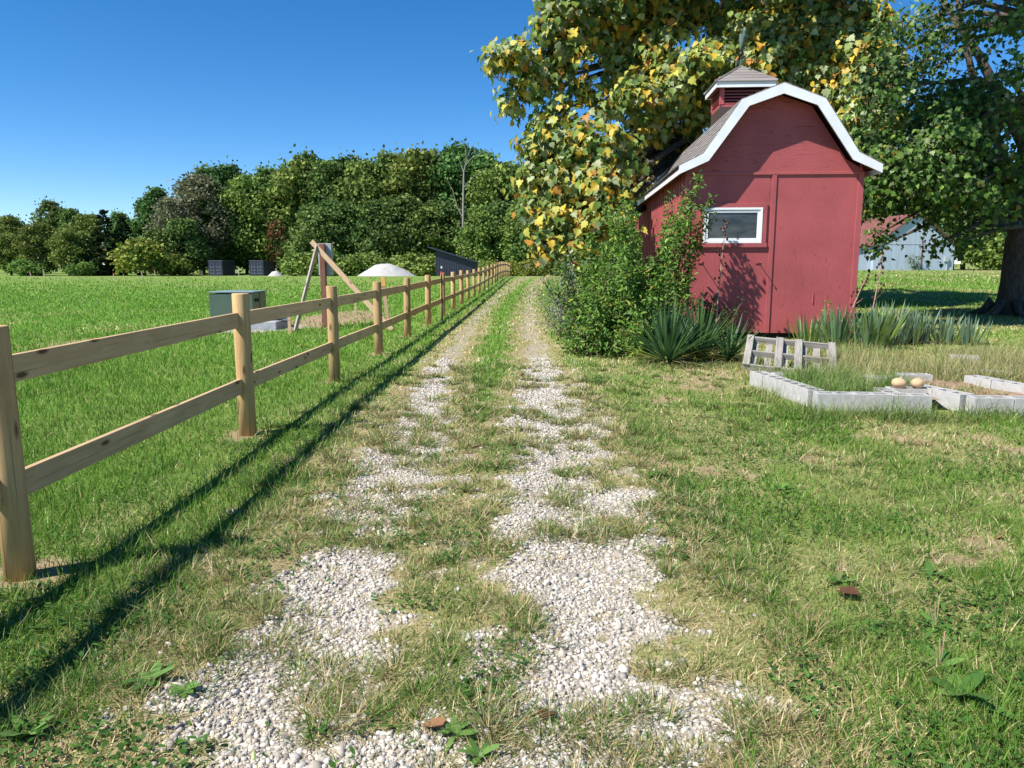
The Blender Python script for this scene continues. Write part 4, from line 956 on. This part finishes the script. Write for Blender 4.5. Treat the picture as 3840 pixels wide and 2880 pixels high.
# tall grass and weeds in and around the beds
def tallgrass(n, xr, yr, z_, h0, h1, pal, tilt, w_, mask=None):
    x = rng.uniform(*xr, n); y = rng.uniform(*yr, n)
    nn = fbm(x, y, 2.2, 71, 2); ok = nn > .3
    if mask is not None: ok &= mask(x, y)
    x, y, nn = x[ok], y[ok], nn[ok]; k = len(x); c = pick(pal, k)
    return ribbons(np.stack([x, y, terrain(x, y)+z_], -1), rng.uniform(0, 6.283, k), np.clip(np.abs(rng.normal(tilt, .3, k)), 0, 1.35), rng.uniform(h0, h1, k)*(.5+nn), w_*rng.uniform(.6, 1.3, k), rng.uniform(.05, .5, k), 4, c, yaw=rng.normal(0, .5, k))
DG = np.array([(.22, .24, .09), (.3, .3, .12), (.38, .33, .16), (.17, .21, .07), (.28, .24, .13)])*1.25
bedg = np.array([(.09, .17, .035), (.12, .21, .04), (.15, .24, .06), (.2, .24, .09)])*1.3
inb1 = lambda x, y: (x > 3.5-.12*(y-8.2)) & (x < 4.8) & ~((x > 4.05) & (y < 8.75))
behind = lambda x, y: (fbm(x, y, .8, 72, 2) > .36)
parts = [tallgrass(9000, (3.4, 4.8), (8.3, 9.6), .12, .12, .3, bedg, .55, .008, inb1),
         tallgrass(1400, (3.5, 4.7), (8.4, 9.6), .1, .28, .5, np.concatenate([bedg, DG]), .35, .006, inb1),
         tallgrass(1100, (4.95, 5.75), (8.6, 9.6), .09, .05, .22, np.concatenate([bedg, STRAW]), .7, .007),
         tallgrass(13000, (4.6, 8.0), (9.75, 12.6), 0, .2, .48, DG, .55, .008, behind),
         tallgrass(5000, (5.2, 8.9), (12.4, 14.4), 0, .12, .32, np.concatenate([DG, bedg]), .6, .008, behind),
         tallgrass(700, (3.4, 4.8), (9.9, 11.3), 0, .15, .4, np.concatenate([DG, bedg]), .4, .006),
         tallgrass(3000, (3.0, 6.2), (7.5, 7.92), 0, .12, .36, np.concatenate([bedg, PALE]), .5, .006),
         tallgrass(600, (2.95, 3.22), (7.9, 10.0), 0, .1, .28, np.concatenate([DG, bedg]), .5, .006),
         tallgrass(1600, (1.9, 4.0), (11.4, 12.1), 0, .05, .16, np.concatenate([DG, PALE]), .7, .007)]
tag(obj('tall_grass', ribmesh('tall_grass', parts, M_grass)), 'long dry and green grass growing in and behind the block beds', 'grass', kind='stuff')

# ------------------------------------------------------------------ weeds in the foreground
def weed(label, x_, y_, n_, L_, W_, pal, seedstalk=False):
    t = thing('broadleaf_weed', label, 'weed', (x_, y_, tz(x_, y_)), 0, 'broadleaf weeds in the lawn')
    az = np.linspace(0, 6.283, n_, endpoint=False)+rng.normal(0, .25, n_); k = n_
    pr = lambda t_: (.25+.95*math.sin(3.1416*min(1, t_*.95+.02))**.8) if t_ < 1 else 0
    v, q, tr, c = ribbons(np.zeros((k, 3))+np.array([0, 0, .01]), az, rng.uniform(.75, 1.3, k), L_*rng.uniform(.55, 1.15, k), W_*.75*rng.uniform(.7, 1.2, k), rng.uniform(.1, .4, k), 6, pick(np.array(pal), k), prof=pr, yaw=rng.normal(0, .25, k))
    obj('leaves', npmesh('leaves', v, [q, tr], M_leaf, c), t)
    if seedstalk:
        m = MB()
        for i in range(3): m.tube([(0, 0, 0), (.03*i-.03, .02*i, .1+.02*i)], [.0012, .0022], 5)
        m.build('seed_stalks', M_drystem, t)
WP = [(.09, .2, .04), (.13, .26, .05), (.17, .3, .07)]
def gpx(px, py):
    dz = (829.5-py)/1640; d_ = ((px-1106)/1640, math.cos(pit)+dz*math.sin(pit), -math.sin(pit)+dz*math.cos(pit)); t_ = -1.6/d_[2]; return d_[0]*t_, d_[1]*t_
for (px, py, n_, L_, W_, lab, ss) in [(2075, 1515, 8, .17, .055, 'big pale green broadleaf weed at the lower right corner', False), (2030, 1450, 9, .1, .04, 'bright broadleaf weed with thin seed stalks on bare soil', True), (2020, 1365, 11, .09, .035, 'rounded broadleaf weed just above the bare soil patch', True),
        (985, 1590, 11, .085, .03, 'green rosette weed beside a brown leaf in the gravel', False), (1035, 1640, 10, .085, .028, 'green rosette weed at the bottom edge of the gravel', False), (1815, 1265, 9, .09, .035, 'dark rosette weed behind the curled brown leaf', True), (1690, 1060, 10, .11, .04, 'leafy weed at the edge of the lawn right of the lane', False),
        (1420, 1030, 9, .12, .045, 'spreading weed between right wheel rut and lawn', False), (2010, 1250, 9, .1, .035, 'dark flat weed on the lawn left of the bare patch', False), (330, 1470, 10, .12, .035, 'weed rosette in the dry verge beside the fence shadow', False), (400, 1490, 8, .07, .03, 'small upright weed on the gravel edge near the fence shadow', False),
        (60, 1590, 9, .11, .05, 'dark broadleaf weed in the lower left corner', False), (1720, 905, 8, .1, .035, 'weed standing before the front wall of the left bed', False), (2020, 880, 7, .12, .045, 'leafy weed in the gap between the two block beds', False)]:
    x_, y_ = gpx(px, py); weed(lab, x_, y_, n_, L_, W_, WP, ss)
# fallen leaves
fl = []
v, f = TPL['lobed']
for cc_ in ((.3, .16, .08), (.12, .055, .035), (.38, .24, .12)):
    vv = v.copy(); vv[:, 2] = .35*np.abs(vv[:, 0])+.25*(vv[:, 1]-.5)**2; fl.append(npmesh('fallen_leaf', vv, [f], M_dryleaf, np.tile(np.array(cc_), (len(v), 1))))
def fleaf(px, py, s, i, label, group='fallen leaves on the grass'):
    x_, y_ = gpx(px, py); o = obj('fallen_leaf', fl[i % 3], None, (x_, y_, tz(x_, y_)+.018)); o.scale = (s, s, s); o.rotation_euler = (rng.normal(0, .3), rng.normal(0, .3), rng.uniform(0, 6.28)); tag(o, label, 'leaf', group)
fleaf(1812, 1290, .12, 1, 'large curled dark brown leaf on the lawn in the right foreground'); fleaf(957, 1578, .09, 0, 'orange brown leaf beside the gravel rosette weed'); fleaf(1188, 1545, .07, 1, 'small reddish leaf on the gravel near the bottom edge')
for i, (px, py) in enumerate([(1772, 955), (1700, 1105), (1560, 855), (1660, 830), (1500, 905), (1480, 870), (300, 1010), (100, 945), (415, 960), (770, 845), (1045, 1010), (1040, 968), (2165, 1165), (1890, 720), (1930, 705), (2040, 722), (2105, 715), (2130, 728), (2000, 735), (1905, 735), (2150, 742), (2085, 745), (1975, 760), (2190, 760)]):
    fleaf(px, py, (.05 if py > 800 else .11), i, 'small tan fallen leaf lying on the mown grass')

# ------------------------------------------------------------------ utility corner
tr = thing('pad_transformer', 'green metal pad-mounted transformer box on a grey concrete pad', 'transformer', (-7.27, 18.3, tz(-6.7, 18.5)))
MB().box(.0, 1.62, -.1, 1.15, -.1, .2).build('pad', M_pad, tr, bevel=.02)
MB().add([(0, 0, .2), (.86, 0, .2), (.86, 1.0, .2), (0, 1.0, .2), (-.0, 0, .86), (.86, 0, .88), (.86, 1.0, .88), (0, 1.0, .86)], [(0,3,2,1),(4,5,6,7),(0,1,5,4),(1,2,6,5),(2,3,7,6),(3,0,4,7)]).build('tank', M_xfmr, tr, bevel=.012)
MB().prism([(.862, .2), (1.05, .2), (1.05, .88), (.862, .885)], 0, 1.0).build('door_cabinet', M_xfmr, tr, bevel=.01)
MB().box(-.02, 1.07, -.02, 1.02, .887, .91).build('lid', speckled('pale_green_lid', (.2, .27, .27), (.26, .33, .33), 2, rough=.35, bump=0), tr, bevel=.006)
MB().box(1.05, 1.056, .48, .5, .22, .87).box(1.05, 1.075, .16, .2, .66, .74).box(1.05, 1.075, .32, .36, .66, .74).build('door_handles', M_black, tr)
MB().box(.72, .92, -.004, -.001, .78, .86).build('label_sticker', M_sticker, tr)
o = MB().tube([(-5.75, 18.7, .22), (-5.45, 18.6, .16), (-5.2, 18.2, .03), (-4.95, 18.1, .02)], .018, 7).build('cable', M_black, smooth=True); tag(o, 'black cable curling from the concrete pad onto the dirt', 'cable')
mp = thing('meter_post', 'reddish square post carrying a grey electric box, braced by two boards', 'post', (-4.66, 18.95, tz(-4.66, 18.95)))
MB().box(-.065, .065, -.065, .065, -.2, 2.05).build('post', M_redpost, mp, bevel=.006)
MB().box(-.13, .2, .078, .24, 1.28, 2.06).build('electric_box', M_greybox, mp, bevel=.01)
MB().box(-.12, .19, .241, .25, 1.3, 2.04).build('box_cover', M_greybox, mp)
MB().tube([(.0, .11, -.1), (.0, .11, 1.28)], .025, 8).build('conduit', M_greybox, mp)
def brace(a, b, mat, label):
    a = Vector(a); b = Vector(b); d_ = b-a; L = d_.length
    o = MB().box(0, L, -.019, .019, -.062, .062).build('brace_board', mat, mp, a-Vector(mp.location), bevel=.004)
    o.rotation_euler = d_.to_track_quat('X', 'Z').to_euler(); o['label'] = label
brace(Vector((-4.74, 18.76, 2.0)), Vector((-5.0, 17.45, .02)), M_greylumber, 'pale grey weathered brace board leaning to the left')
brace(Vector((-4.88, 18.80, 2.12)), Vector((-2.86, 18.1, .02)), M_lumber, 'tan brace board running down to the right')
def stake(label, x_, y_, h, w_, mat, lean=(0, 0), tip=None, group=None, z_=None):
    t = thing('stake', label, 'stake', (x_, y_, tz(x_, y_) if z_ is None else z_), 0, group)
    MB().obox((0, 0, -.1), (lean[0], lean[1], h), w_, w_*.6, (0, 1, 0)).build('shaft', mat, t)
    if tip: MB().obox((lean[0]*.8, lean[1]*.8, h*.8), (lean[0]*1.01, lean[1]*1.01, h*1.01), w_*1.2, w_*.8, (0, 1, 0)).build('painted_tip', tip, t)
M_orange = speckled('orange_board', (.62, .34, .1), (.75, .45, .15), 5, bump=0)
stake('short wooden stake beside the foot of the pale brace board', -5.07, 17.3, .45, .07, M_lumber)
stake('leaning wooden stake with an orange top behind the fence', -3.42, 21.0, 1.2, .1, M_lumber, (-.12, 0), M_orange)
stake('short pinkish pipe standing in the dirt behind the post', -5.3, 25.8, .42, .05, speckled('pink_pipe', (.6, .35, .27), (.7, .42, .33), 4, bump=0))
for i, (px, bt, tp_, ln, tip, lab) in enumerate([(68, 606, 587, -.3, M_redtip, 'thin field stake with a red tip, leftmost one'), (93, 597, 582, 0, None, 'thin grey field stake near the leftmost red one'), (246, 607, 590, -.1, M_redtip, 'thin pale field stake with a red tip in front of the cedars'),
        (308, 605, 586, -.25, None, 'thin grey leaning field stake below the yellow-green tree'), (335, 598, 583, -.15, M_redtip, 'thin field stake with a reddish tip right of the yellow-green tree'), (515, 595, 578, 0, None, 'pale field stake in front of the left container')]):
    Yq = {0: 62, 1: 70, 2: 60, 3: 63, 4: 72, 5: 72}[i]; p = at(px, tp_, Yq); zb = tz(p.x, Yq); stake(lab, p.x, Yq, p.z-zb, .06, M_greylumber, (ln*.5, 0), tip, 'survey stakes in the field')
def tpost(label, x_, y_, h):
    t = thing('steel_fence_post', label, 'fence post', (x_, y_, tz(x_, y_)), 0, 'steel posts beside the wooden fence')
    m = MB().box(-.02, .02, -.004, .004, -.1, h).box(-.004, .004, .0045, .035, -.1, h)
    for i in range(14): m.box(-.01, .01, -.012, -.0045, .15+i*h*.06, .17+i*h*.06)
    m.build('shaft', M_darkmetal, t); MB().box(-.026, .026, -.016, .04, h*.87, h*.94).build('red_tape', M_redtip, t); MB().box(-.02, .02, -.008, .036, h, h+.06).build('white_tip', M_white, t)
tpost('dark steel post with red tape beside the seventh fence post', -1.93, 21.0, 1.45)
tpost('dark steel post with red tape near the far end of the fence', -1.0, 52, 1.5)

# heaps
def heap(label, x_, y_, rx, ry, h, seed):
    n_ = 40; V_ = []; F_ = []
    for j in range(n_+1):
        for i in range(n_+1):
            a, b = -1+2*i/n_, -1+2*j/n_; r_ = math.hypot(a, b)
            nz_ = float(fbm(np.array([a*2.]), np.array([b*2.]), 1.5, seed, 3)[0])-.5
            V_.append((a*rx, b*ry, h*max(-.15, (1-min(1, r_)**1.5)*(1+.2*nz_)*1.06+.1*nz_*(1-r_)-.12*max(0, r_-1))))
    for j in range(n_):
        for i in range(n_): q = j*(n_+1)+i; F_.append((q, q+1, q+n_+2, q+n_+1))
    tag(MB().add(V_, F_).build('gravel_heap', M_heap, None, (x_, y_, tz(x_, y_)-.05), smooth=True), label, 'gravel heap', 'heaps of white gravel')
heap('big white gravel heap beyond the fence in front of the woods', -12.1, 74, 2.9, 2.6, 1.22, 81)
heap('small white gravel heap beside the right-hand container', -37.0, 120, 1.35, 1.2, 1.0, 82)

# containers
def container(label, x_, y_):
    t = thing('shipping_container', label, 'container', (x_, y_, tz(x_, y_)-.02), 0, 'dark shipping containers by the woods')
    w_, l_, h_ = 2.44, 6.06, 2.6
    m = MB().box(0, w_, .06, l_, .1, h_)
    for i in range(24): m.box(w_, w_+.03, .25+i*.24, .25+i*.24+.12, .2, h_-.12).box(-.03, 0, .25+i*.24, .25+i*.24+.12, .2, h_-.12)
    m.build('body', M_navy, t)
    f = MB()
    for xx in (0, w_-.12): f.box(xx, xx+.12, 0, .06, .0, h_)
    f.box(.12, w_-.12, 0, .06, h_-.12, h_).box(.12, w_-.12, 0, .06, 0, .15); f.build('corner_frame', M_navy, t)
    for k_, (a, b) in enumerate(((.13, 1.21), (1.23, 2.31))):
        d_ = MB().box(a, b, .02, .058, .16, h_-.13).build('door', M_navy, t)
        r_ = MB()
        for xx in (a+.3, a+.78): r_.tube([(xx, .0, .2), (xx, .0, h_-.18)], .022, 6)
        r_.build('lock_rods', M_navylight, d_)
        b_ = MB()
        for zz in (.42, .95, 1.5): b_.box(a+.06, b-.06, -.012, .019, zz, zz+.06)
        b_.build('hinge_bars', M_navylight, d_)
    MB().box(-.03, w_+.03, .0, l_, h_+.001, h_+.04).build('roof', M_navylight, t)
container('left dark navy shipping container with closed doors at the wood edge', -52.6, 133)
container('right dark navy shipping container, the one behind the small heap', -45.5, 133)

# dark lean-to shed
ls = thing('lean_to_shed', 'dark ribbed steel shed with a single sloping roof beyond the fence', 'shed', (-8.75, 88, tz(-6.4, 88)-.1))
wd = 4.7; m = MB()
m.prism([(0, 0), (wd, 0), (wd, 1.8), (0, 3.2)], 0, 3.5); m.build('wall', M_darkshed, ls)
m = MB()
for i in range(17):
    xx = .05+i*wd/16.6; m.box(xx, xx+.06, -.035, -.001, 0, 3.2-1.4*xx/wd-.05)
m.build('wall_ribs', M_darkshed, ls)
MB().add([(-.9, -.4, 3.52), (wd+.25, -.4, 1.74), (wd+.25, 3.8, 1.74), (-.9, 3.8, 3.52), (-.9, -.4, 3.62), (wd+.25, -.4, 1.84), (wd+.25, 3.8, 1.84), (-.9, 3.8, 3.62)], [(0,3,2,1),(4,5,6,7),(0,1,5,4),(1,2,6,5),(2,3,7,6),(3,0,4,7)]).build('roof', M_darkshed, ls)

# barn
bY = 80; bx0 = at(1886, 580, bY).x; bz0 = tz(bx0+4, bY)-.1
bn = thing('metal_barn', 'blue-grey metal barn with rusty red roof and side lean-to', 'barn', (bx0, bY, bz0), -.0)
bwid = 8.3; eav, pk = 2.9, 5.9
MB().prism([(0, 0), (bwid, 0), (bwid, eav), (bwid/2, pk), (0, eav)], 0, 12).build('wall', M_barnwall, bn)
MB().box(-.02, bwid+.02, -.03, -.001, eav-.06, eav+.02).build('trim_board', M_greybox, bn)
for s in (0, 1):
    xa, xb = (-.35, bwid/2) if s == 0 else (bwid/2, bwid+.35); za = eav-.25
    q = [(xa, za), (xb, pk+.02), (xb, pk+.12), (xa, za+.1)] if s == 0 else [(xa, pk+.02), (xb, za), (xb, za+.1), (xa, pk+.12)]
    MB().prism(q, -.3, 12.3).build('roof', M_barnroof, bn)
m = MB().prism([(-3.6, 0), (-.001, 0), (-.001, eav-.3), (-3.6, 2.2)], .6, 12); m.build('lean_to', M_barnwall, bn)
MB().prism([(-4., 2.15), (-.36, eav-.18), (-.36, eav-.1), (-4., 2.23)], .3, 12.2).build('lean_to_roof', M_barnroof, bn)
MB().box(bwid-1., bwid-.6, -.25, -.001, 1.1, 1.6).build('meter_box', M_greybox, bn); MB().tube([(bwid-.7, -.1, 0), (bwid-.7, -.1, 1.1)], .06, 8).build('conduit', M_greybox, bn)
MB().box(bwid*.59, bwid*.61, -.012, -.002, .2, eav+.3).box(bwid*.585, bwid*.615, -.014, -.0125, eav-.05, eav+.3).build('rust_streak', M_barnroof, bn)
shrub('small_shrub', 'small green sapling growing against the blue-grey barn wall', (bx0+4.0, bY-.5, tz(bx0+4, bY-.5)), [((bx0+4, bY-.5, bz0), (bx0+4+dx_, bY-.5, bz0+1.7), .1) for dx_ in (-.7, -.35, 0, .4, .75)], .3, [(.07, .12, .03), (.1, .16, .04)], [1, 1], .09)

# ------------------------------------------------------------------ camera, light, sky
cam = bpy.data.cameras.new('camera'); co = bpy.data.objects.new('camera', cam); COL.objects.link(co); sc.camera = co
cam.sensor_width = 36; cam.lens = 36*1640/2212; cam.clip_end = 4000; cam.clip_start = .05
co.location = (0, 0, 1.6); co.rotation_euler = (math.pi/2-pit, 0, 0)
sd = Vector((-.96, -.53, 1.3)).normalized()
sun = bpy.data.lights.new('sun', 'SUN'); sun.energy = 5.0; sun.angle = R(.53); sun.color = (1, .955, .89)
so = bpy.data.objects.new('sun', sun); COL.objects.link(so); so.rotation_euler = sd.to_track_quat('Z', 'Y').to_euler(); so.location = (-20, -20, 30)
w = bpy.data.worlds.new('World'); sc.world = w; w.use_nodes = True; nt = w.node_tree
sky = nt.nodes.new('ShaderNodeTexSky'); sky.sky_type = 'NISHITA'; sky.sun_disc = False; sky.sun_elevation = math.asin(sd.z); sky.sun_rotation = math.atan2(sd.x, sd.y)
sky.air_density = .7; sky.dust_density = .05; sky.ozone_density = 3.5; sky.altitude = 150
hs = nt.nodes.new('ShaderNodeHueSaturation'); hs.inputs['Saturation'].default_value = 1.31; hs.inputs['Value'].default_value = 1.0
nt.links.new(sky.outputs[0], hs.inputs['Color']); nt.links.new(hs.outputs[0], nt.nodes['Background'].inputs['Color']); nt.nodes['Background'].inputs['Strength'].default_value = .105
sc.view_settings.view_transform = 'Standard'; sc.view_settings.look = 'None'; sc.view_settings.exposure = .72; sc.view_settings.gamma = 1
sc.render.engine = 'CYCLES'; cy = sc.cycles
cy.max_bounces = 6; cy.diffuse_bounces = 3; cy.glossy_bounces = 2; cy.transmission_bounces = 4; cy.transparent_max_bounces = 4
cy.use_denoising = True; cy.denoiser = 'OPENIMAGEDENOISE'; cy.denoising_input_passes = 'RGB_ALBEDO_NORMAL'; cy.denoising_prefilter = 'ACCURATE'
